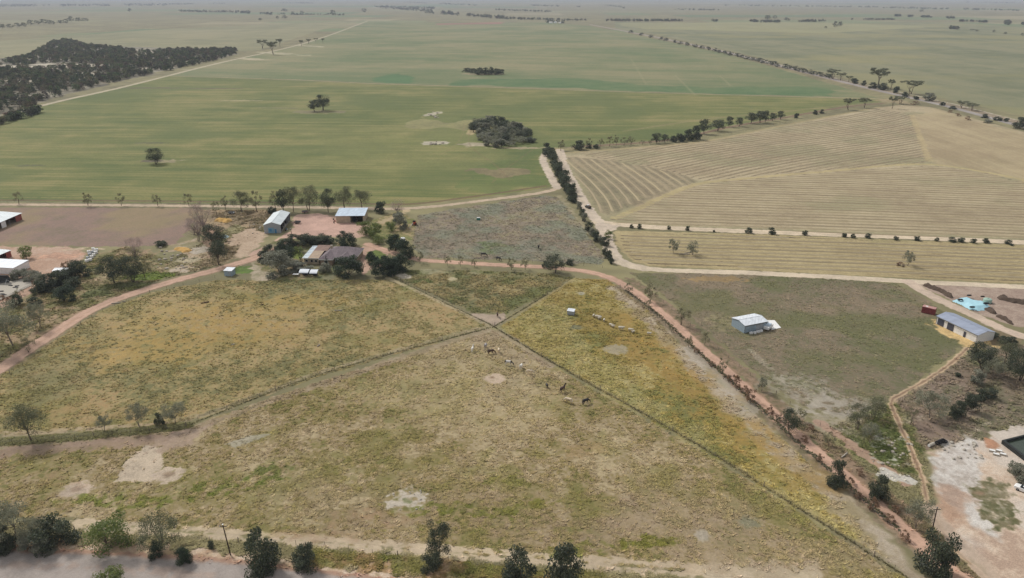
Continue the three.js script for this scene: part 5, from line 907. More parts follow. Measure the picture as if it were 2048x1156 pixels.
// poles
function powerPole(label, px, py, h, lean, paleCap) {
  const t = thing('power_pole', label, 'pole', px, py, 90); t.rotation.z = lean;
  part(t, 'shaft', cyl(0.15, 0.11, h, 0, 0, 0, 10), M.pole); const arm = part(t, 'crossarm', bx(1.6, 0.12, 0.12, 0, h - 0.45, 0.14), M.pole); for (const x of [-0.7, 0.7]) part(arm, 'insulator', cyl(0.05, 0.04, 0.18, x, h - 0.33, 0.14, 8), M.white);
  part(t, 'cap', cyl(0.16, 0.16, 0.12, 0, h, 0, 10), paleCap ? M.white : M.steel);  // cap colour: white for a pale top, otherwise steel
}
powerPole('leaning wooden power pole on the road verge', 461, 1110, 8.3, 0.06, true);
powerPole('wooden pole with a pale top beside the gable shed', 585, 479, 5.8, 0.05, true);
powerPole('dark wooden pole standing in the cable trench', 1864, 1062, 6.6, 0.03, false);
{
  const r = rng(71);
  const drum = (label, group, list) => { for (const [px, py, c] of list) { const t = thing('steel_drum', label, 'drum', px, py, r() * 90, group); part(t, 'body', cyl(0.32, 0.32, 0.9, 0, 0, 0, 12), c); part(t, 'rim', noUv([cyl(0.34, 0.34, 0.04, 0, 0.3, 0, 12), cyl(0.34, 0.34, 0.04, 0, 0.86, 0, 12)]), M.steel); } };
  drum('steel drum beside the open bays of the gable shed', 'drums beside the gable shed', [[571, 462, M.dark], [573, 459, M.blue], [575, 460, M.white]]);
  drum('steel drum at the corner of the open-bay shed', 'drums at the open-bay shed', [[668, 446, M.dark], [670, 443, M.red], [667, 440, M.dark]]);
  const cart = (label, px, py, h, m) => { const t = thing('farm_implement', label, 'implement', px, py, h); part(t, 'deck', new RoundedBoxGeometry(3.4, 0.35, 1.7, 2, 0.08).translate(0, 0.75, 0), m); part(t, 'rail', noUv([bx(3.3, 0.5, 0.06, 0, 0.9, 0.82), bx(3.3, 0.5, 0.06, 0, 0.9, -0.82)]), M.steel); for (const z of [-0.95, 0.95]) { const w = part(t, 'wheel', new THREE.CylinderGeometry(0.42, 0.42, 0.24, 14).rotateX(Math.PI / 2).translate(-0.3, 0.42, z), M.rubber); part(w, 'rim', new THREE.CylinderGeometry(0.2, 0.2, 0.26, 10).rotateX(Math.PI / 2).translate(-0.3, 0.42, z), M.steel); } part(t, 'drawbar', tubeBetween([1.7, 0.7, 0], [3, 0.45, 0], 0.06), M.steel); };
  cart('dark flat farm trailer parked beside the gable shed', 595, 447, 100, M.dark);
  cart('rusty low implement behind the gable shed', 610, 426, 70, M.red);
  cart('grey low trailer under the trees behind the sheds', 463, 428, 95, M.greyWall);
}
// ---------- sheds on the left ----------
{
  const [ex, ez] = G(44, 439), t = thingAt('machinery_shed', 'long machinery shed with open dark bays and a red end bay', 'shed', ex - 0.5, ez + 44, 1);
  const w = 44, d = 11, rm = sheetMats(M.roofPale);
  part(t, 'back_wall', bx(w, 3.7, 0.1, w / 2, 0, -d + 0.05), M.greyWall); for (const x of [0.05, w - 0.05]) part(t, 'end_wall', bx(0.1, 3.6, d - 0.2, x, 0, -d / 2), M.red);
  part(t, 'red_bay', bx(5, 3.5, 0.1, w - 2.6, 0, -0.05), M.red); part(t, 'pale_door', bx(3.6, 3.3, 0.1, w - 15, 0, -0.05), M.white);
  for (let i = 0; i <= 9; i++) part(t, 'post', bx(0.2, 3.6, 0.2, 0.2 + i * (w - 0.4) / 9, 0, -0.25), M.steel);
  slope(t, [-0.3, 3.6, 0.6], [w + 0.3, 3.6, 0.6], [w + 0.3, 4.5, -d - 0.4], [-0.3, 4.5, -d - 0.4], 1.5, rm);
}
{
  const [ex, ez] = G(21, 513), t = thingAt('red_shed', 'small shed with a red end wall beside the yellow-green bush', 'shed', ex - 0.5, ez + 9, 8), w = 9, d = 12;
  part(t, 'side_wall', bx(3, 3.0, 0.1, w - 1.5, 0, -0.05), M.red); part(t, 'end_wall', bx(0.1, 3.2, d - 0.2, w - 0.05, 0, -d / 2), M.red); part(t, 'end_wall', bx(0.1, 3.2, d - 0.2, 0.05, 0, -d / 2), M.red); part(t, 'back_wall', bx(w, 3.4, 0.1, w / 2, 0, -d), M.red);
  slope(t, [-0.3, 3.1, 0.4], [w + 0.3, 3.1, 0.4], [w + 0.3, 3.7, -d - 0.3], [-0.3, 3.7, -d - 0.3], 1.4, sheetMats(M.roofPale));
}
{
  const [ex, ez] = G(44, 541), t = thingAt('white_shed', 'white flat-roofed shed in front of the red-ended shed', 'shed', ex - 18, ez + 2.5, 98), w = 18.2, d = 9;
  part(t, 'front_wall', bx(w, 3.0, 0.1, w / 2, 0, -0.05), M.white); part(t, 'back_wall', bx(w, 3.2, 0.1, w / 2, 0, -d), M.white); for (const x of [0.05, w - 0.05]) part(t, 'end_wall', bx(0.1, 3.1, d - 0.2, x, 0, -d / 2), M.white);
  slope(t, [-0.2, 3.0, 0.3], [w + 0.2, 3.0, 0.3], [w + 0.2, 3.5, -d - 0.2], [-0.2, 3.5, -d - 0.2], 1.3, sheetMats(M.zinc));
  for (const x of [4, 9]) part(t, 'opening', bx(3.4, 2.4, 0.06, x, 0.05, 0.03), M.darkDoor);
}
{
  const [ex, ez] = G(14, 566), t = thingAt('tunnel_shelter', 'dark rounded tunnel shelter beside the concrete yard', 'shelter', ex - 10, ez, 95); 
  const g = new THREE.CylinderGeometry(1.9, 1.9, 11, 18, 1, true, Math.PI / 2, Math.PI).rotateZ(Math.PI / 2).rotateX(0);
  g.computeBoundingBox(); const bb = g.boundingBox; g.translate(5.5, -bb.min.y, 0); part(t, 'cover', g, new THREE.MeshStandardMaterial({ color: S(60, 62, 60), roughness: 0.8, side: THREE.DoubleSide }));
  part(t, 'end_hoop', noUv([tubeBetween([11, 0, 1.85], [11, 1.9, 0], 0.06), tubeBetween([11, 1.9, 0], [11, 0, -1.85], 0.06)]), M.white);
}
{
  const c = [[-40, 612], [-10, 606], [64, 571], [54, 556], [22, 562], [-40, 580]].map(([a, b]) => G(a, b)), cx = c[3][0], cz = c[3][1];
  const sh = new THREE.Shape(c.map(([x, z]) => new THREE.Vector2(x - cx, -(z - cz)))), g = new THREE.ExtrudeGeometry(sh, { depth: 0.15, bevelEnabled: true, bevelSize: 0.05, bevelThickness: 0.03, bevelSegments: 1 }).rotateX(-Math.PI / 2);
  const t = thingAt('concrete_yard', 'pale concrete yard slab scattered with dark panels', 'yard', cx, cz, 90); part(t, 'slab', g, M.concrete);
  const edge = []; c.forEach(([x, z], i) => { const [u, v] = c[(i + 1) % c.length]; if (i !== 5) edge.push(tubeBetween([x - cx, 0.75, z - cz], [u - cx, 0.75, v - cz], 0.05), tubeBetween([x - cx, 0.45, z - cz], [u - cx, 0.45, v - cz], 0.05)); });
  part(t, 'rail', noUv(edge), M.steel);
  const r = rng(9);
  for (let k = 0; k < 22; k++) { const px = -8 + r() * 60, py = 566 + r() * 34, [x, z] = G(px, py); if (polyDist(c, x, z) > -1.5) continue; const q = thingAt('yard_panel', 'dark steel panel lying on the concrete yard', 'panel', x, z, 60 + r() * 50, 'panels on the concrete yard', 0.225); part(q, 'sheet', bx(1.1 + r() * 1.1, 0.1, 0.5 + r() * 0.5, 0, 0.05, 0), M.dark); part(q, 'bearer', bx(0.2, 0.05, 0.5, 0, 0, 0), M.timber); }
}
{ const t = thing('little_hut', 'little white-roofed hut among the dark shrubs', 'hut', 108, 552, 92); gableShed(t, 6.2, 4, 2.4, 0.6, { roof: M.zinc, wall: M.greyWall, ridgeAlong: 'x', sheet: 1.1 }); }
{ // wrapped bales in a line
  const r = rng(14);
  for (const [px, py] of [[174, 524], [181, 522], [176, 518], [184, 516], [188, 512], [180, 511], [192, 507], [186, 506], [193, 502], [187, 500], [178, 506]]) {
    const t = thing('wrapped_bale', 'white plastic-wrapped bale in the line beside the red yard', 'bale', px, py, r() * 180, 'wrapped bales beside the red yard'), R = 0.75 + r() * 0.15;
    part(t, 'wrap', new THREE.LatheGeometry([[0, 0], [R * 0.85, 0.02], [R, 0.15], [R, 1.1], [R * 0.85, 1.22], [0, 1.25]].map(([a, b]) => new THREE.Vector2(a, b)), 14), r() < 0.7 ? M.white : M.greyWall);
    part(t, 'net_end', cyl(R * 0.5, R * 0.5, 0.02, 0, 1.25, 0, 12), M.concrete);
  }
}
// ---------- sheds on the right ----------
{
  const t = thing('curved_roof_shed', 'pale blue metal shed with low gable roof alone in the paddock', 'shed', 1488, 667, 68);
  gableShed(t, 10.2, 7.4, 3.2, 0.75, { roof: M.zinc, wall: M.blueWall, ridgeAlong: 'x', sheet: 1.2 });
  part(t, 'door', bx(3.2, 2.6, 0.06, 6.8, 0.05, 0.04), M.greyWall);
  for (const [x, z, w] of [[2.2, 1.2, 1.2], [3.6, 1.5, 0.9], [5.2, 1.3, 1.4], [6.8, 1.1, 1.1]]) part(t, 'stacked_gear', bx(w, 0.7, 0.8, x, 0, z), M.white);
}
{
  const t = thing('slab_trailer', 'white covered trailer standing beside the pale blue shed', 'trailer', 1541, 661, 40);
  part(t, 'body', new RoundedBoxGeometry(4.6, 1.1, 2.1, 2, 0.2).translate(0.6, 1.05, -1.2), M.white); part(t, 'cabin', new RoundedBoxGeometry(2.2, 0.7, 1.7, 2, 0.2).translate(0.6, 1.85, -1.2), M.zincBlue);
  for (const z of [-0.1, -2.3]) { const w = part(t, 'wheel', new THREE.CylinderGeometry(0.35, 0.35, 0.22, 14).rotateX(Math.PI / 2).translate(0.4, 0.35, z), M.rubber); part(w, 'rim', new THREE.CylinderGeometry(0.18, 0.18, 0.24, 10).rotateX(Math.PI / 2).translate(0.4, 0.35, z), M.steel); }
  part(t, 'drawbar', tubeBetween([2.8, 0.6, -1.2], [4.2, 0.5, -1.2], 0.07), M.steel);
}
{ const c = [[1531, 641], [1549, 641], [1562, 656], [1543, 660]].map(([a, b]) => G(a, b)), cx = c[0][0], cz = c[0][1], t = thingAt('concrete_slab', 'small pale concrete slab beside the pale blue shed', 'slab', cx, cz, 90); part(t, 'slab', new THREE.ExtrudeGeometry(new THREE.Shape(c.map(([x, z]) => new THREE.Vector2(x - cx, -(z - cz)))), { depth: 0.12, bevelEnabled: false }).rotateX(-Math.PI / 2), M.white); }
{
  const t = thing('white_gable_shed', 'long white shed with blue-grey roof and two dark roller doors', 'shed', 1871, 647, 162);
  gableShed(t, 17.6, 8, 3.1, 1.0, { roof: M.roofBlue, wall: M.white, ridgeAlong: 'x', sheet: 1.4 });
  for (const x of [1.9, 6.2]) { const d = part(t, 'roller_door', bx(2.8, 2.6, 0.08, x + 0.2, 0.03, 0.05), M.darkDoor); for (let i = 1; i < 7; i++) part(d, 'slat_rib', bx(2.76, 0.03, 0.02, x + 0.2, 0.03 + i * 0.37, 0.1), M.steel); }
  const d = part(t, 'door', bx(0.95, 2.1, 0.08, 12.6, 0.03, 0.05), M.darkDoor); part(d, 'handle', bx(0.06, 0.12, 0.06, 12.95, 1, 0.11), M.steel);
}
{
  const t = thing('shipping_container', 'red shipping container behind the white shed', 'container', 1842, 625, 130);
  part(t, 'body', bx(4.6, 2.4, 2.4, 2.3, 0.12, -1.2), M.container); for (let i = 0; i < 15; i++) part(t, 'wall_rib', bx(0.12, 2.1, 0.06, 0.25 + i * 0.3, 0.25, 0.04), M.container);
  const rf = part(t, 'roof', bx(4.62, 0.06, 2.42, 2.3, 2.53, -1.2), worn([176, 132, 124], 0.12, 0.6, 0, 21)); part(rf, 'patch', bx(0.8, 0.02, 0.8, 1.4, 2.6, -1.3), M.white); for (const z of [-0.6, -1.8]) part(t, 'door', bx(0.05, 2.1, 1.1, 4.64, 0.25, z), M.container); part(t, 'skid', bx(4.4, 0.12, 2.2, 2.3, 0, -1.2), M.dark);
}
function tyre(label, px, py, R, group, tilt, y = 0.03) { const t = thing('tractor_tyre', label, 'tyre', px, py, 100, group, y); const g = new THREE.TorusGeometry(R * 0.68, R * 0.32, 8, 20); part(t, 'tread', tilt ? g.rotateX(tilt).translate(0, R * 0.9, 0) : g.rotateX(Math.PI / 2).translate(0, R * 0.32, 0), M.rubber); return t; }
{
  const px = [[1904, 602], [1922, 596], [1932, 595], [1950, 602], [1968, 603], [1982, 616], [1974, 620], [1955, 622], [1938, 619], [1925, 611], [1908, 604]], c = px.map(([a, b]) => G(a, b)), cx = c[3][0], cz = c[3][1], t = thingAt('blue_tarp', 'pale blue tarpaulin spread over a low heap with tyres', 'tarpaulin', cx, cz, 90, null, 0.03);
  const bb = boxOf(c, 0), p = [], idx = [], N = 34, map = {}; let n = 0;
  for (let j = 0; j <= N; j++) for (let i = 0; i <= N; i++) { const x = bb[0] + (bb[1] - bb[0]) * i / N, z = bb[2] + (bb[3] - bb[2]) * j / N, d = polyDist(c, x, z); if (d > 0.3) continue; map[j * 99 + i] = n++; p.push(x - cx, clamp(-d * 0.5, 0.02, 1.1) + 0.3 * (fbm(x * 0.9, z * 0.9, 3) - 0.4) * clamp(-d, 0, 1), z - cz); }
  for (let j = 0; j < N; j++) for (let i = 0; i < N; i++) { const A = map[j * 99 + i], B = map[j * 99 + i + 1], C3 = map[(j + 1) * 99 + i], D = map[(j + 1) * 99 + i + 1]; if ([A, B, C3, D].every((v) => v !== undefined)) idx.push(A, C3, B, B, C3, D); }
  const g = new THREE.BufferGeometry(); g.setAttribute('position', new THREE.Float32BufferAttribute(p.map((v, i) => i % 3 === 1 ? Math.max(v, 0.02) : v), 3)); g.setIndex(idx); g.computeVertexNormals();
  part(t, 'sheet', g, new THREE.MeshStandardMaterial({ color: S(164, 206, 216), roughness: 0.5, side: THREE.DoubleSide }));
  for (const [a, b, R] of [[1919, 605, 1.0], [1937, 596, 0.9], [1943, 620, 1.0], [1971, 613, 1.1], [1964, 598, 0.8]]) tyre('black tyre weighing down the blue tarpaulin', a, b, R, 'tyres on the blue tarpaulin', 1.1, 0.4);
}
{ const t = thing('green_tank', 'pale green rounded water tank behind the blue tarpaulin', 'tank', 1974, 605, 100); part(t, 'shell', new THREE.LatheGeometry([[0, 0], [1.55, 0], [1.6, 0.1], [1.6, 1.3], [1.3, 1.65], [0.4, 1.8], [0, 1.8]].map(([a, b]) => new THREE.Vector2(a, b)), 22), mat(S(150, 176, 160), 0.5)); part(t, 'lid', cyl(0.3, 0.3, 0.1, 0, 1.79, 0), mat(S(120, 150, 134), 0.5)); part(t, 'base', cyl(1.9, 1.9, 0.05, 0, 0, 0, 20), M.dark); }
function mound(name, label, category, pts, width, h, m, seed) { // a long heap
  const c = smooth(GP(pts), 0.6), p = [], idx = [], K = 9, o = c[0];
  c.forEach(([x, z], i) => {
    const a = c[Math.max(0, i - 1)], b = c[Math.min(c.length - 1, i + 1)], l = Math.hypot(b[0] - a[0], b[1] - a[1]), nx = -(b[1] - a[1]) / l, nz = (b[0] - a[0]) / l, e = Math.pow(Math.min(1, i / 2.5, (c.length - 1 - i) / 2.5), 0.6);
    for (let k = 0; k < K; k++) { const t = k / (K - 1) * 2 - 1, w = width / 2 * (0.7 + 0.6 * n2(i * 0.5 + seed, 2)) * (0.25 + 0.75 * e); p.push(x + nx * t * w - o[0], h * e * (1 - t * t) * (0.35 + 0.7 * n2(i * 0.8 + seed * 3, k * 1.3) + 0.6 * LAT[(i * 131 + k * 17 + seed * 999) & 65535]), z + nz * t * w - o[1]); }
    if (i) for (let k = 0; k < K - 1; k++) { const A = (i - 1) * K + k, B = i * K + k; idx.push(A, B, A + 1, B, B + 1, A + 1); }
  });
  const g = new THREE.BufferGeometry(); g.setAttribute('position', new THREE.Float32BufferAttribute(p, 3)); g.setIndex(idx); g.computeVertexNormals(); const me = new THREE.Mesh(g, m); me.material = m.clone(); me.material.side = THREE.DoubleSide; me.material.map = null; me.material.color = new THREE.Color(...m.userData.flat); me.position.set(o[0], 0.03, o[1]); me.castShadow = true; return add(me, name, label, category);
}
M.earth.userData.flat = S(84, 70, 58).toArray(); M.sand.userData.flat = S(190, 152, 88).toArray();
mound('earth_heap', 'long dark compost heap beside the pale track behind the red container', 'heap', [[1846, 570], [1862, 576], [1885, 585], [1905, 597]], 2.2, 1.2, M.earth, 1);
mound('earth_heap', 'dark heap just below the blue tarpaulin', 'heap', [[1966, 618], [1980, 622], [1990, 629]], 2.4, 1.1, M.earth, 2);
mound('earth_heap', 'dark narrow heap beside the track past the tarpaulin', 'heap', [[1992, 631], [2010, 640], [2026, 650]], 1.8, 1.0, M.earth, 3);
mound('earth_heap', 'broad dark heap on the bare ground above the tarpaulin', 'heap', [[1996, 594], [2016, 601], [2040, 605], [2070, 606]], 4, 1.3, M.earth, 4);
mound('sand_heap', 'bright yellow heap of sand near the leafless trees', 'heap', [[432, 440], [442, 441], [453, 442], [464, 442]], 6, 1.2, M.sand, 5);
mound('sand_heap', 'pale sandy mound on the open ground by the driveway', 'heap', [[348, 500], [360, 498], [378, 504]], 5, 0.8, M.sand, 8);
// pond with black walls
{
  const c = [[2002, 887], [2050, 875], [2130, 878], [2140, 930], [2048, 922]].map(([a, b]) => G(a, b)), cx = c[0][0], cz = c[0][1], t = thingAt('walled_pond', 'black-walled pond with dark green water at the pale yard', 'pond', cx, cz, 90);
  const V = c.map(([x, z]) => new THREE.Vector2(x - cx, -(z - cz))), mid = V.reduce((a, v) => a.add(v.clone().divideScalar(V.length)), new THREE.Vector2());
  V.forEach((v, i) => { const u = V[(i + 1) % V.length], vi = v.clone().lerp(mid, 0.1), ui = u.clone().lerp(mid, 0.1); part(t, 'wall', new THREE.ExtrudeGeometry(new THREE.Shape([v, u, ui, vi]), { depth: 1.1, bevelEnabled: false }).rotateX(-Math.PI / 2), mat(S(34, 38, 36), 0.75)); });
  part(t, 'water', new THREE.ShapeGeometry(new THREE.Shape(V.map((v) => v.clone().lerp(mid, 0.1)))).rotateX(-Math.PI / 2).translate(0, 0.45, 0), mat(S(54, 64, 50), 0.25));
}
for (const [a, b, k] of [[1884, 886, 1.25], [1879, 888, 1.35], [1874, 890, 1.45], [1889, 884, 1.2]]) tyre('black tyre standing in the short row on the grass', a, b, 0.8, 'row of standing tyres', k - 1.2);
{ const t = thing('pale_drum', 'pale weathered drum at the end of the tyre row', 'drum', 1862, 892, 60); part(t, 'body', new THREE.CylinderGeometry(0.45, 0.45, 2.2, 14).rotateZ(Math.PI / 2).translate(0, 0.46, 0), M.concrete); part(t, 'end', new THREE.CylinderGeometry(0.4, 0.4, 0.06, 14).rotateZ(Math.PI / 2).translate(-1.12, 0.46, 0), M.white); }
for (let k = 0; k < 4; k++) { const t = thing('concrete_block', 'pale concrete block beside the pond wall', 'block', 1984 + (k % 2) * 14 + (k >> 1) * 8, 903 + (k >> 1) * 7, 120, 'concrete blocks beside the pond'); part(t, 'block', bx(1.5, 0.4, 0.9, 0, 0, 0), M.concrete); part(t, 'cap', bx(1.3, 0.05, 0.7, 0, 0.4, 0), M.white); }
// ---------- vehicles ----------
function vehicle(name, label, px, py, heading, paint, kind) {
  const t = thing(name, label, kind === 'ute' ? 'utility vehicle' : 'car', px, py, heading), L = 4.7, W = 1.84, low = [[0.1, 0.45], [0, 0.85], [0.25, 1.0], [1.25, 1.06], [3.4, 1.06], [4.55, 0.98], [4.7, 0.75], [4.62, 0.42], [4.2, 0.36], [0.5, 0.36]];
  const body = new THREE.ExtrudeGeometry(new THREE.Shape(low.map(([a, b]) => new THREE.Vector2(a - L / 2, b))), { depth: W - 0.12, bevelEnabled: true, bevelSize: 0.06, bevelThickness: 0.06, bevelSegments: 2 }).translate(0, 0, -W / 2 + 0.06);
  part(t, 'body', body, paint);
  const cab = kind === 'ute' ? [[1.2, 1.04], [1.75, 1.72], [2.8, 1.74], [3.0, 1.06]] : [[1.1, 1.04], [1.75, 1.52], [3.5, 1.54], [4.3, 1.04]];
  const cb = part(t, 'cabin', new THREE.ExtrudeGeometry(new THREE.Shape(cab.map(([a, b]) => new THREE.Vector2(a - L / 2, b))), { depth: W - 0.5, bevelEnabled: true, bevelSize: 0.04, bevelThickness: 0.08, bevelSegments: 2 }).translate(0, 0, -W / 2 + 0.25), M.glass);
  part(cb, 'roof', new RoundedBoxGeometry(kind === 'ute' ? 1.1 : 1.7, 0.08, W - 0.4, 2, 0.03).translate((kind === 'ute' ? 2.28 : 2.62) - L / 2, kind === 'ute' ? 1.8 : 1.6, 0), kind === 'ute' ? M.white : paint);
  if (kind === 'ute') { part(t, 'tray', new RoundedBoxGeometry(1.7, 0.5, W, 2, 0.04).translate(1.45, 1.32, 0), M.timber); }
  for (const x of [-1.45, 1.45]) for (const z of [-0.82, 0.82]) { const w = part(t, 'wheel', new THREE.CylinderGeometry(0.35, 0.35, 0.24, 16).rotateX(Math.PI / 2).translate(x, 0.35, z), M.rubber); part(w, 'rim', new THREE.CylinderGeometry(0.2, 0.2, 0.26, 10).rotateX(Math.PI / 2).translate(x, 0.35, z), M.steel); }
  for (const z of [-0.62, 0.62]) { part(t, 'headlight', bx(0.06, 0.16, 0.34, -L / 2 + 0.02, 0.74, z), M.trim); part(t, 'tail_light', bx(0.06, 0.16, 0.26, L / 2 - 0.02, 0.74, z), mat(S(140, 30, 28), 0.4)); }
}
vehicle('parked_car', 'white car parked on the pale yard beside the pond', 2050, 984, 138, M.white, 'car');
vehicle('farm_ute', 'dark utility vehicle with pale cab roof on the hay track', 1176, 416, 155, mat(S(52, 54, 48), 0.4), 'ute');
{ const t = thing('orange_machine', 'small orange farm machine with a long pale auger', 'machine', 829, 450, 100); const o = mat(S(190, 80, 50), 0.5); part(t, 'hood', new RoundedBoxGeometry(1.3, 1.3, 2.2, 2, 0.15).translate(0, 1.2, 0), o); part(t, 'cab', new RoundedBoxGeometry(1.3, 1.0, 1.1, 2, 0.1).translate(0, 2.1, 0.4), M.dark); for (const x of [-0.8, 0.8]) for (const [z, R] of [[-0.9, 0.45], [0.9, 0.65]]) { const w = part(t, 'wheel', new THREE.CylinderGeometry(R, R, 0.35, 14).rotateZ(Math.PI / 2).translate(x, R, z), M.rubber); part(w, 'rim', new THREE.CylinderGeometry(R * 0.5, R * 0.5, 0.37, 10).rotateZ(Math.PI / 2).translate(x, R, z), o); } part(t, 'auger', tubeBetween([-0.6, 0.4, 8], [-0.2, 1.8, -0.6], 0.16), M.concrete); }
{ const t = thing('water_trough', 'small teal trough with a white lid in the grey-brown paddock', 'trough', 957, 440, 92); const teal = mat(S(40, 116, 100), 0.5); part(t, 'basin', noUv([bx(2, 1.1, 0.1, 0, 0, 0.75), bx(2, 1.1, 0.1, 0, 0, -0.75), bx(0.1, 1.1, 1.4, 0.95, 0, 0), bx(0.1, 1.1, 1.4, -0.95, 0, 0)]), teal); part(t, 'lid', bx(1.9, 0.25, 1.0, 0, 1.1, -0.3), M.white); }
{ const t = thing('paddock_shelter', 'small white-roofed box shelter in the yellow wedge paddock', 'shelter', 1142, 629, 110); part(t, 'wall', noUv([bx(2.6, 1.6, 0.08, 0, 0.15, 0.9), bx(2.6, 1.6, 0.08, 0, 0.15, -0.9), bx(0.08, 1.6, 1.7, 1.26, 0.15, 0), bx(0.08, 1.6, 1.7, -1.26, 0.15, 0)]), M.greyWall); slope(t, [-1.45, 1.75, 1.1], [1.45, 1.75, 1.1], [1.45, 2.05, -1.1], [-1.45, 2.05, -1.1], 0.9, sheetMats(M.zinc)); for (const x of [-1.1, 1.1]) part(t, 'runner', bx(0.12, 0.15, 2, x, 0, 0), M.timber); }
{ const t = thing('white_tank', 'white round water tank behind the dark trees', 'tank', 806, 483, 90); part(t, 'shell', new THREE.LatheGeometry([[0, 0], [1.2, 0], [1.25, 0.1], [1.25, 1.7], [0.9, 2.05], [0, 2.15]].map(([a, b]) => new THREE.Vector2(a, b)), 20), M.white); part(t, 'lid', cyl(0.28, 0.28, 0.1, 0, 2.12, 0), M.greyWall); }
{ const t = thing('pale_tent_shelter', 'small pale pointed shelter beside the dark gum by the driveway', 'shelter', 452, 482, 90); part(t, 'canopy', quads([[[-1.5, 2, 1.5], [1.5, 2, 1.5], [0, 3.4, 0]], [[1.5, 2, 1.5], [1.5, 2, -1.5], [0, 3.4, 0]], [[1.5, 2, -1.5], [-1.5, 2, -1.5], [0, 3.4, 0]], [[-1.5, 2, -1.5], [-1.5, 2, 1.5], [0, 3.4, 0]]]), new THREE.MeshStandardMaterial({ color: S(176, 196, 196), roughness: 0.8, side: THREE.DoubleSide })); for (const x of [-1.4, 1.4]) for (const z of [-1.4, 1.4]) part(t, 'post', cyl(0.04, 0.04, 2.05, x, 0, z), M.steel); }
// far farmstead
for (const [px, py, w, m, label] of [[1098, 46.5, 16, M.white, 'tiny white far farmhouse under dark trees'], [1108, 46.2, 12, M.roofPale, 'tiny pale shed beside the far farmhouse'], [1117, 46.8, 14, M.white, 'tiny white far shed nearest the road end']]) { const t = thing('far_farmhouse', label, 'house', px, py, 92); gableShed(t, w, 9, 4, 2, { roof: m, wall: M.white, ridgeAlong: 'x', sheet: 6 }); }
// ---------- fences ----------
function fence(label, pts, gap, h = 1.25) {
  const c = GP(pts), o = c[0], t = thingAt('wire_fence', label, 'fence', o[0], o[1], 90, null, 0), wires = [];
  const P0 = []; for (let i = 1; i < c.length; i++) { const [ax, az] = c[i - 1], [bx2, bz] = c[i], l = Math.hypot(bx2 - ax, bz - az), n = Math.max(1, Math.round(l / gap)); for (let k = i === 1 ? 0 : 1; k <= n; k++) P0.push([ax + (bx2 - ax) * k / n, az + (bz - az) * k / n]); }
  P0.forEach(([x, z], i) => { const big = i % 6 === 0; part(t, 'post', postGeo[big ? 1 : 0].clone().scale(1, h / 1.25, 1).translate(x - o[0], 0, z - o[1]), i % 3 ? M.post : M.greyLog); if (i) for (const y of [0.45, 0.8, 1.12]) wires.push(tubeBetween([P0[i - 1][0] - o[0], y * h / 1.25, P0[i - 1][1] - o[1]], [x - o[0], y * h / 1.25, z - o[1]], 0.012, 3)); });
  part(t, 'wire', noUv(wires), M.wire);
}
const postGeo = [cyl(0.055, 0.05, 1.25, 0, 0, 0, 6), cyl(0.11, 0.1, 1.45, 0, 0, 0, 7)];
fence('wire fence from the house shrubs to the fence crossing', [[785, 555], [985, 652]], 6);
fence('wire fence from the crossing down beside the yellow wedge', [[988, 654], [1100, 723], [1400, 893], [1600, 1019], [1832, 1166]], 5);
fence('wire fence between the golden paddock and the horses', [[372, 852], [420, 829], [640, 749], [980, 655]], 5);
fence('wire fence between the triangle paddock and the wedge', [[990, 651], [1030, 627], [1095, 588], [1148, 556]], 6);
fence('wire fence along the long grass strip', [[-60, 892], [150, 876], [370, 854]], 5);
fence('wire fence along the road verge tracks', [[150, 1062], [420, 1082], [650, 1092], [745, 1107], [1000, 1130], [1250, 1150]], 6);
fence('wire fence on the pale dust side of the red track', [[1240, 575], [1300, 622], [1400, 716], [1500, 806], [1600, 897], [1700, 984], [1800, 1072]], 7);
fence('wire fence between the brown paddock and the red track', [[1310, 592], [1400, 668], [1500, 752], [1640, 852]], 7);
fence('wire fence along the golden paddock beside the driveway', [[20, 748], [115, 680], [205, 622], [300, 586], [430, 556]], 6);
fence('wire fence on the far side of the driveway', [[0, 715], [100, 645], [190, 598], [300, 558], [420, 528]], 6);
fence('wire fence along the near edge of the crop', [[-60, 405], [400, 409], [700, 413]], 12);
fence('wire fence below the grey-brown paddock', [[845, 517], [1000, 522], [1130, 528], [1205, 536]], 8);
fence('wire fence along the top of the hay field', [[1140, 302], [1250, 294], [1400, 281], [1560, 248], [1690, 217]], 12);
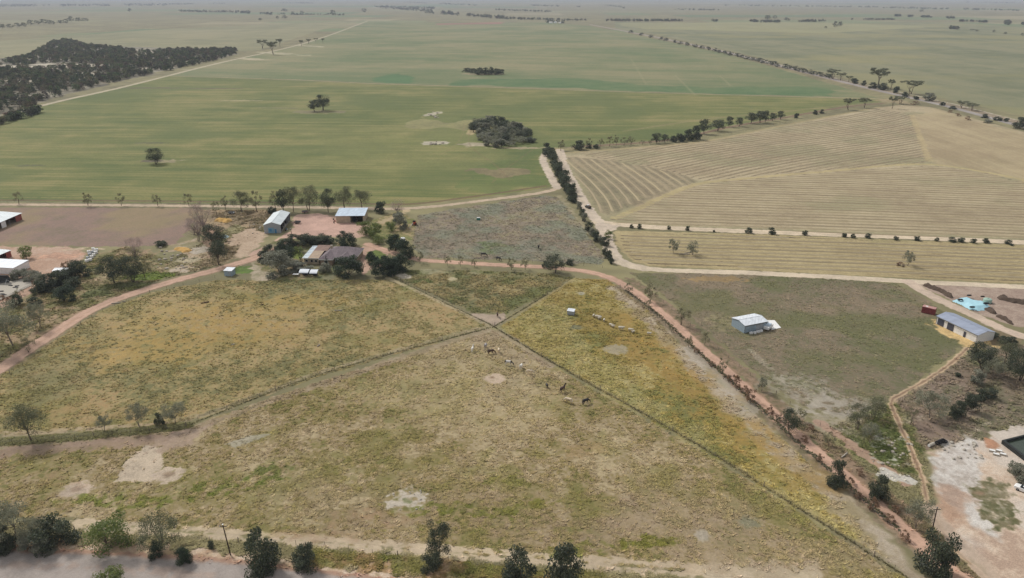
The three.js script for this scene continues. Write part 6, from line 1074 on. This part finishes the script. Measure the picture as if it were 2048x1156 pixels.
// fallen timber and stones
{
  const r = rng(61);
  for (const [px, py, len, turn, label] of [[410, 606, 3.2, 60, 'dark fallen branch in the golden paddock'], [637, 692, 1.6, 20, 'pale upright stump in the golden paddock'], [676, 622, 3, 80, 'pale fallen log near the fence of the golden paddock'], [524, 610, 1.4, 40, 'short dark stump in front of the house'], [1368, 509, 5, 95, 'pale fallen log between the two grey gums'], [1376, 506, 4, 70, 'forked pale log between the two grey gums'], [232, 607, 3.4, 75, 'long white log on the driveway edge'], [248, 604, 1.4, 100, 'short white log on the driveway edge'], [466, 690, 1.2, 50, 'grey stump in the golden paddock'], [1688, 912, 3, 50, 'pale log beside the red side track'], [560, 462, 4, 30, 'timber lying beside the gable shed']]) {
    const t = thing('fallen_log', label, 'log', px, py, turn), m = label.includes('dark') ? M.timber : M.log;
    part(t, 'trunk', new THREE.CylinderGeometry(0.16, 0.24, len, 8).rotateZ(Math.PI / 2).translate(0, 0.2, 0), m); for (let k = 0; k < 3; k++) part(t, 'branch', tubeBetween([(r() - 0.5) * len * 0.6, 0.25, 0], [(r() - 0.5) * len, 0.4 + r() * 0.5, (r() - 0.5) * len * 0.7], 0.05, 5), m);
  }
  const stone = new THREE.IcosahedronGeometry(0.5, 1); { const p = stone.attributes.position; for (let i = 0; i < p.count; i++) { const k = 0.75 + 0.5 * n2(p.getX(i) * 3 + 9, p.getY(i) * 3 + p.getZ(i) * 5); p.setXYZ(i, p.getX(i) * k, p.getY(i) * k * 0.6, p.getZ(i) * k); } stone.computeVertexNormals(); stone.translate(0, 0.18, 0); }
  const heap = (label, group, n, cx, cy, sx, sy, m, s0, s1) => { for (let k = 0; k < n; k++) { const t = new THREE.Mesh(stone, m), [x, z] = G(cx + (r() - 0.5) * sx, cy + (r() - 0.5) * sy), s = s0 + r() * (s1 - s0); t.position.set(x, 0.02, z); t.rotation.y = r() * 6; t.scale.set(s, s * (0.7 + r() * 0.5), s); t.castShadow = true; add(t, 'stone', label, 'stone', group); } };
  heap('pale stone in the scatter beside the trench', 'stones beside the trench', 22, 1785, 902, 80, 60, M.log, 0.4, 1.1);
  heap('pale rock among the rubble by the driveway trees', 'rubble by the driveway trees', 26, 345, 518, 60, 44, M.log, 0.7, 2.0);
  heap('grey rock on the pale yard below the pond', 'rocks on the pale yard', 26, 1925, 900, 80, 40, M.concrete, 0.4, 1.2);
  heap('stone in the bare ring of the front paddock', 'stones in the bare ring', 14, 813, 1001, 66, 40, M.concrete, 0.25, 0.6);
  heap('white rock in the crop clearing', 'rocks in the crop clearing', 9, 866, 230, 22, 14, M.log, 1.5, 3.4);
  heap('pale rock below the scrub island', 'rocks in the lower crop clearing', 9, 873, 286, 26, 8, M.log, 1.2, 3);
  heap('pale rubble beside the gable shed', 'rubble beside the gable shed', 12, 512, 460, 40, 24, M.log, 0.5, 1.2);
}

// ---------- animals ----------
console.log('animals', Math.round(performance.now()));
function blend(bones, box, res, k) { // bones: [a, b, ra, rb]; smooth union of tapered capsules
  const mc = new MarchingCubes(res, new THREE.MeshStandardMaterial(), false, false, 60000), n = mc.size, half = n / 2; mc.isolation = 0;
  const S3 = Math.max(...box.s), at = (i, c) => (i - half) / half * S3 + c;
  for (let z = 0; z < n; z++) for (let y = 0; y < n; y++) for (let x = 0; x < n; x++) {
    const p = [at(x, box.c[0]), at(y, box.c[1]), at(z, box.c[2])]; let d = 1e9;
    for (const [a, b, ra, rb] of bones) {
      const e = [b[0] - a[0], b[1] - a[1], b[2] - a[2]], w = [p[0] - a[0], p[1] - a[1], p[2] - a[2]], t = clamp((w[0] * e[0] + w[1] * e[1] + w[2] * e[2]) / (e[0] ** 2 + e[1] ** 2 + e[2] ** 2 + 1e-9), 0, 1);
      const q = Math.hypot(w[0] - e[0] * t, w[1] - e[1] * t, w[2] - e[2] * t) - (ra + (rb - ra) * t), h = clamp(0.5 + 0.5 * (d - q) / k, 0, 1); d = d > 1e8 ? q : d + (q - d) * h - k * h * (1 - h);
    }
    mc.field[x + y * n + z * n * n] = -d;
  }
  mc.update(); const cnt = mc.count, p = new Float32Array(cnt * 3), nn = new Float32Array(cnt * 3);
  for (let i = 0; i < cnt; i++) for (let c = 0; c < 3; c++) { p[i * 3 + c] = mc.positionArray[i * 3 + c] * S3 + box.c[c]; nn[i * 3 + c] = mc.normalArray[i * 3 + c]; }
  const g = new THREE.BufferGeometry(); g.setAttribute('position', new THREE.BufferAttribute(p, 3)); g.setAttribute('normal', new THREE.BufferAttribute(nn, 3)); return g;
}
function horseBones(graze) {
  const b = [[[0.52, 1.16, 0], [-0.1, 1.12, 0], 0.3, 0.31], [[-0.1, 1.12, 0], [-0.6, 1.2, 0], 0.31, 0.3]];
  const poll = graze ? [1.28, 0.62, 0.05] : [1.12, 1.82, 0.03], nose = graze ? [1.42, 0.14, 0.06] : [1.45, 1.52, 0.05];
  b.push([[0.58, 1.26, 0], poll, 0.22, 0.11], [poll, nose, 0.12, 0.065]);
  for (const s of [-1, 1]) {
    b.push([[0.52, 1.05, 0.13 * s], [0.54, 0.6, 0.15 * s], 0.13, 0.07], [[0.54, 0.6, 0.15 * s], [0.55 + 0.06 * s, 0.05, 0.15 * s], 0.06, 0.055]);
    b.push([[-0.6, 1.1, 0.14 * s], [-0.5, 0.78, 0.17 * s], 0.2, 0.13], [[-0.5, 0.78, 0.17 * s], [-0.8, 0.5, 0.16 * s], 0.11, 0.065], [[-0.8, 0.5, 0.16 * s], [-0.74 + 0.05 * s, 0.05, 0.16 * s], 0.06, 0.055]);
    b.push([[poll[0] - 0.02, poll[1] + (graze ? 0.0 : 0.1), 0.06 * s + poll[2]], [poll[0] - (graze ? 0.12 : 0.02), poll[1] + (graze ? 0.12 : 0.22), 0.08 * s + poll[2]], 0.04, 0.015]);
  }
  return b;
}
const horseGeo = [blend(horseBones(false), { c: [0.3, 0.95, 0], s: [1.25] }, 52, 0.07), blend(horseBones(true), { c: [0.3, 0.75, 0], s: [1.3] }, 52, 0.07)];
const tailGeo = blend([[[-0.86, 1.28, 0], [-1.0, 1.0, 0], 0.06, 0.08], [[-1.0, 1.0, 0], [-0.98, 0.5, 0], 0.08, 0.04]], { c: [-0.95, 0.9, 0], s: [0.5] }, 24, 0.05);
const maneGeo = [blend([[[0.5, 1.5, 0], [1.08, 1.95, 0.02], 0.06, 0.06]], { c: [0.8, 1.7, 0], s: [0.5] }, 22, 0.03), blend([[[0.6, 1.48, 0], [1.3, 0.78, 0.03], 0.06, 0.05]], { c: [0.95, 1.1, 0], s: [0.55] }, 22, 0.03)];
const sheepGeo = blend([[[0.3, 0.58, 0], [-0.35, 0.58, 0], 0.27, 0.28], [[0.35, 0.66, 0], [0.62, 0.72, 0], 0.15, 0.11], [[0.62, 0.74, 0], [0.8, 0.62, 0], 0.1, 0.06], ...[-1, 1].flatMap((s) => [[[0.28, 0.5, 0.13 * s], [0.28, 0.04, 0.14 * s], 0.07, 0.045], [[-0.35, 0.5, 0.13 * s], [-0.36, 0.04, 0.14 * s], 0.08, 0.045], [[0.6, 0.8, 0.08 * s], [0.56, 0.78, 0.18 * s], 0.035, 0.025]])], { c: [0.15, 0.5, 0], s: [0.75] }, 40, 0.05);
const hide = { white: mat(S(226, 220, 208), 0.8), cream: mat(S(208, 190, 162), 0.8), grey: mat(S(156, 150, 146), 0.8), brown: mat(S(70, 46, 34), 0.7), black: mat(S(34, 30, 30), 0.6), wool: mat(S(200, 190, 170), 1) };
function horse(label, px, py, heading, coat, graze, hair = coat, scale = 1, group) {
  const t = thing('horse', label, 'horse', px, py, heading, group, 0.02); t.scale.setScalar(scale * 1.2); let g = horseGeo[graze ? 1 : 0], m = hide[coat];
  if (coat === 'pinto') { g = g.clone(); const p = g.attributes.position, c = []; for (let i = 0; i < p.count; i++) { const d = n2(p.getX(i) * 2.6 + 4, p.getY(i) * 2.2 + p.getZ(i) * 1.8) > 0.55 || p.getX(i) > 1.05; c.push(...(d ? [0.02, 0.018, 0.018] : [0.62, 0.58, 0.52])); } g.setAttribute('color', new THREE.Float32BufferAttribute(c, 3)); m = new THREE.MeshStandardMaterial({ vertexColors: true, roughness: 0.75 }); }
  part(t, 'body', g, m); part(t, 'tail', tailGeo, hide[hair]); part(t, 'mane', maneGeo[graze ? 1 : 0], hide[hair]);
}
horse('brown and white horse standing alert near the wedge fence', 1125, 784, 40, 'brown', false, 'black', 1.1);
horse('black horse grazing closest to the wedge fence', 1171, 808, 60, 'black', true, 'black', 1.05);
horse('cream horse grazing between the brown and the black horse', 1137, 806, -60, 'cream', true, 'white', 1.05);
horse('dark pony standing apart on the straw beside the brown horse', 1094, 776, 170, 'black', false, 'black', 0.8);
horse('white and black pinto horse on the bare patch', 1017, 731, 100, 'pinto', true, 'black', 1.1);
horse('white horse standing right beside the pinto', 1042, 738, 200, 'white', false, 'white', 0.95);
horse('white horse grazing low on the dry grass past the pinto', 1060, 748, 95, 'cream', true, 'white', 0.9);
horse('white horse nearest the golden paddock fence', 945, 703, 10, 'white', false, 'white', 0.95);
horse('pale grey horse between white and dark horses', 971, 698, 190, 'grey', false, 'white', 1.1);
horse('dark brown horse between the grey and the cream horse', 982, 708, 75, 'brown', true, 'black', 1.0);
horse('cream horse with pale mane right of the dark brown horse', 998, 706, 170, 'cream', false, 'white', 0.95);
horse('dark horse by the gate at the fence crossing', 995, 634, 175, 'brown', false, 'black', 0.9);
horse('black horse grazing in the grey-brown paddock by the red track', 967, 513, 95, 'black', true, 'black', 1.1);
horse('black horse grazing beside the red track fence', 997, 521, 120, 'black', true, 'black', 1.05);
horse('black horse standing alone in the grey-brown paddock', 1077, 498, 185, 'black', false, 'black', 1.05);
for (const [px, py, h, s] of [[1187, 634, 20, 1], [1195, 637, 100, 1.3], [1199, 639, 60, 1.1], [1208, 643, 10, 1], [1222, 653, 130, 1.1], [1226, 655, 70, 0.9], [1242, 660, 95, 1.4], [1261, 663, 110, 1.2], [1266, 666, 60, 0.9], [1298, 670, 100, 1.1]]) {
  const t = thing('sheep', 'cream sheep grazing in the yellow wedge paddock', 'sheep', px, py, h, 'sheep in the yellow wedge', 0.02); t.scale.setScalar(s * 1.3); part(t, 'body', sheepGeo, hide.wool);
}
// ---------- grass ----------
console.log('grass', Math.round(performance.now()));
function tuftGeo(seed, blades, h) {
  const r = rng(seed), s = new Soup(), w = new THREE.Color(1, 1, 1);
  for (let k = 0; k < blades; k++) { const a = r() * 6.283, l = 0.35 + r() * 0.3, q = a + 1.57, bw = 0.16 + r() * 0.12, o = [(r() - 0.5) * 0.35, (r() - 0.5) * 0.35]; s.tri([o[0] + Math.cos(q) * bw, 0, o[1] + Math.sin(q) * bw], [o[0] - Math.cos(q) * bw, 0, o[1] - Math.sin(q) * bw], [o[0] + Math.cos(a) * l, h * (0.5 + r() * 0.6), o[1] + Math.sin(a) * l], w); }
  const g = s.geo(); g.deleteAttribute('color'); return g;
}
const tufts = [tuftGeo(1, 7, 0.28), tuftGeo(2, 9, 0.24)], tuftMat = new THREE.MeshStandardMaterial({ roughness: 1, side: THREE.DoubleSide });
const lin = (v) => { v /= 255; return v <= 0.04045 ? v / 12.92 : Math.pow((v + 0.055) / 1.055, 2.4); };
function grass(label, px, count, s0, s1, seed, dry = 1, hgt = 1) {
  const p = GP(px), bb = boxOf(p, 0), r = rng(seed), im = new THREE.InstancedMesh(tufts[seed % 2], tuftMat, count), m = new THREE.Matrix4(), q = new THREE.Quaternion(), up = new THREE.Vector3(0, 1, 0), c = new THREE.Color(), o = [0, 0, 0]; let n = 0;
  for (let k = 0; k < count * 40 && n < count; k++) {
    const x = bb[0] + r() * (bb[1] - bb[0]), z = bb[2] + r() * (bb[3] - bb[2]); if (polyDist(p, x, z) > 0) continue;
    if (r() > sstep(0.34, 0.6, fbm(x / 3.4 + 3 + seed, z / 3.4, 3)) + 0.12) continue;
    if (BARE.some((q) => Math.hypot((x - q[0]) / q[2], (z - q[1]) / q[3]) < 1)) continue;
    groundColour(x, z, o); if (o[0] - o[1] > 17 && r() < 0.93) continue; if (o[2] > 112 && r() < 0.95) continue;
    const s = s0 + Math.pow(r(), 2) * (s1 - s0), v = 1.25 + r() * 0.3, hue = r();
    q.setFromAxisAngle(up, r() * 6.28); m.compose(new THREE.Vector3(x, 0.015, z), q, new THREE.Vector3(s, s * hgt * (0.7 + r() * 0.6), s)); im.setMatrixAt(n, m);
    c.setRGB(lin(o[0]) * v * (1 + 0.1 * hue * dry), lin(o[1]) * v * (1 + 0.05 * hue), lin(o[2]) * v * (0.9 + 0.2 * hue)); im.setColorAt(n, c); n++;
  }
  im.count = n; im.castShadow = true; add(im, 'grass', label, 'grass', null, 'stuff');
}
grass('dry grass tufts across the front paddock', P.front, 46000, 0.3, 1.2, 11);
grass('golden grass tufts across the paddock before the house', P.left, 32000, 0.35, 1.2, 12);
grass('mustard weeds across the wedge paddock', P.wedge, 22000, 0.35, 1.2, 13);
grass('dull grass of the small triangle paddock', P.tri, 9000, 0.6, 1.5, 14);
grass('short grass of the brown paddock with sheds', P.right, 9000, 0.5, 1.2, 15, 0.5, 0.7);
grass('short grass of the grey-brown paddock', P.mid, 12000, 0.7, 1.6, 16, 0.5, 0.7);
grass('rough grass on the slope below the white shed', P.rightLow, 6000, 0.6, 1.5, 17, 0.5);
grass('rough grass between the red track and the trench', [[1640, 860], [1700, 836], [1790, 805], [1850, 900], [1868, 1010], [1900, 1090], [1960, 1160], [1900, 1160], [1800, 1040], [1690, 940], [1560, 820]], 9000, 0.5, 1.3, 18, 0.6);
grass('rough grass on the road verge', [[-60, 1044], [150, 1050], [560, 1085], [900, 1110], [1300, 1140], [1400, 1170], [700, 1170], [560, 1140], [300, 1112], [-60, 1098]], 9000, 0.5, 1.5, 19);
grass('rough grass round the homestead trees', [[150, 535], [250, 492], [340, 520], [430, 470], [420, 420], [560, 420], [530, 470], [440, 530], [320, 560], [200, 608], [0, 725], [0, 640]], 14000, 0.6, 1.6, 20, 0.8);
function strip(label, pts, width, count, s0, s1, seed, tone, hgt) { // long grass left along a fence
  const c = smooth(GP(pts)), r = rng(seed), im = new THREE.InstancedMesh(tufts[seed % 2], tuftMat, count), m = new THREE.Matrix4(), q = new THREE.Quaternion(), up = new THREE.Vector3(0, 1, 0), col = new THREE.Color();
  for (let n = 0; n < count; n++) { const i = Math.min(c.length - 2, (r() * (c.length - 1)) | 0), f = r(), x = c[i][0] + (c[i + 1][0] - c[i][0]) * f + (r() + r() - 1) * width, z = c[i][1] + (c[i + 1][1] - c[i][1]) * f + (r() + r() - 1) * width, s = s0 + r() * (s1 - s0), v = 1.0 + r() * 0.9; q.setFromAxisAngle(up, r() * 6.28); m.compose(new THREE.Vector3(x, 0.015, z), q, new THREE.Vector3(s, s * hgt, s)); im.setMatrixAt(n, m); col.setRGB(lin(tone[0]) * v, lin(tone[1]) * v, lin(tone[2]) * v * (0.8 + r() * 0.4)); im.setColorAt(n, col); }
  im.castShadow = true; add(im, 'long_grass', label, 'grass', null, 'stuff');
}
strip('dark long grass strip along the left fence', [[-60, 890], [150, 874], [370, 852]], 2.3, 1500, 0.5, 1.3, 31, [100, 96, 60], 0.9);
strip('long grass under the wedge fence', [[985, 652], [1100, 722], [1400, 892], [1600, 1018], [1830, 1165]], 0.5, 900, 0.3, 0.6, 32, [86, 80, 50], 1.7);
strip('long grass under the golden paddock fence', [[372, 852], [640, 749], [980, 655]], 0.5, 700, 0.3, 0.6, 33, [98, 92, 58], 1.6);
strip('long grass under the triangle paddock fence', [[985, 655], [1030, 628], [1095, 588]], 0.4, 250, 0.3, 0.6, 34, [90, 88, 56], 1.5);
strip('long grass under the fence to the house shrubs', [[785, 555], [985, 651]], 0.35, 250, 0.3, 0.6, 35, [96, 92, 62], 1.4);
strip('dark weeds beside the red track', [[1250, 580], [1300, 616], [1400, 706], [1500, 797], [1600, 888], [1700, 974], [1800, 1062]], 0.9, 1200, 0.4, 1.0, 36, [84, 80, 56], 1.4);
console.log('end', Math.round(performance.now()));
renderer.render(scene, camera);
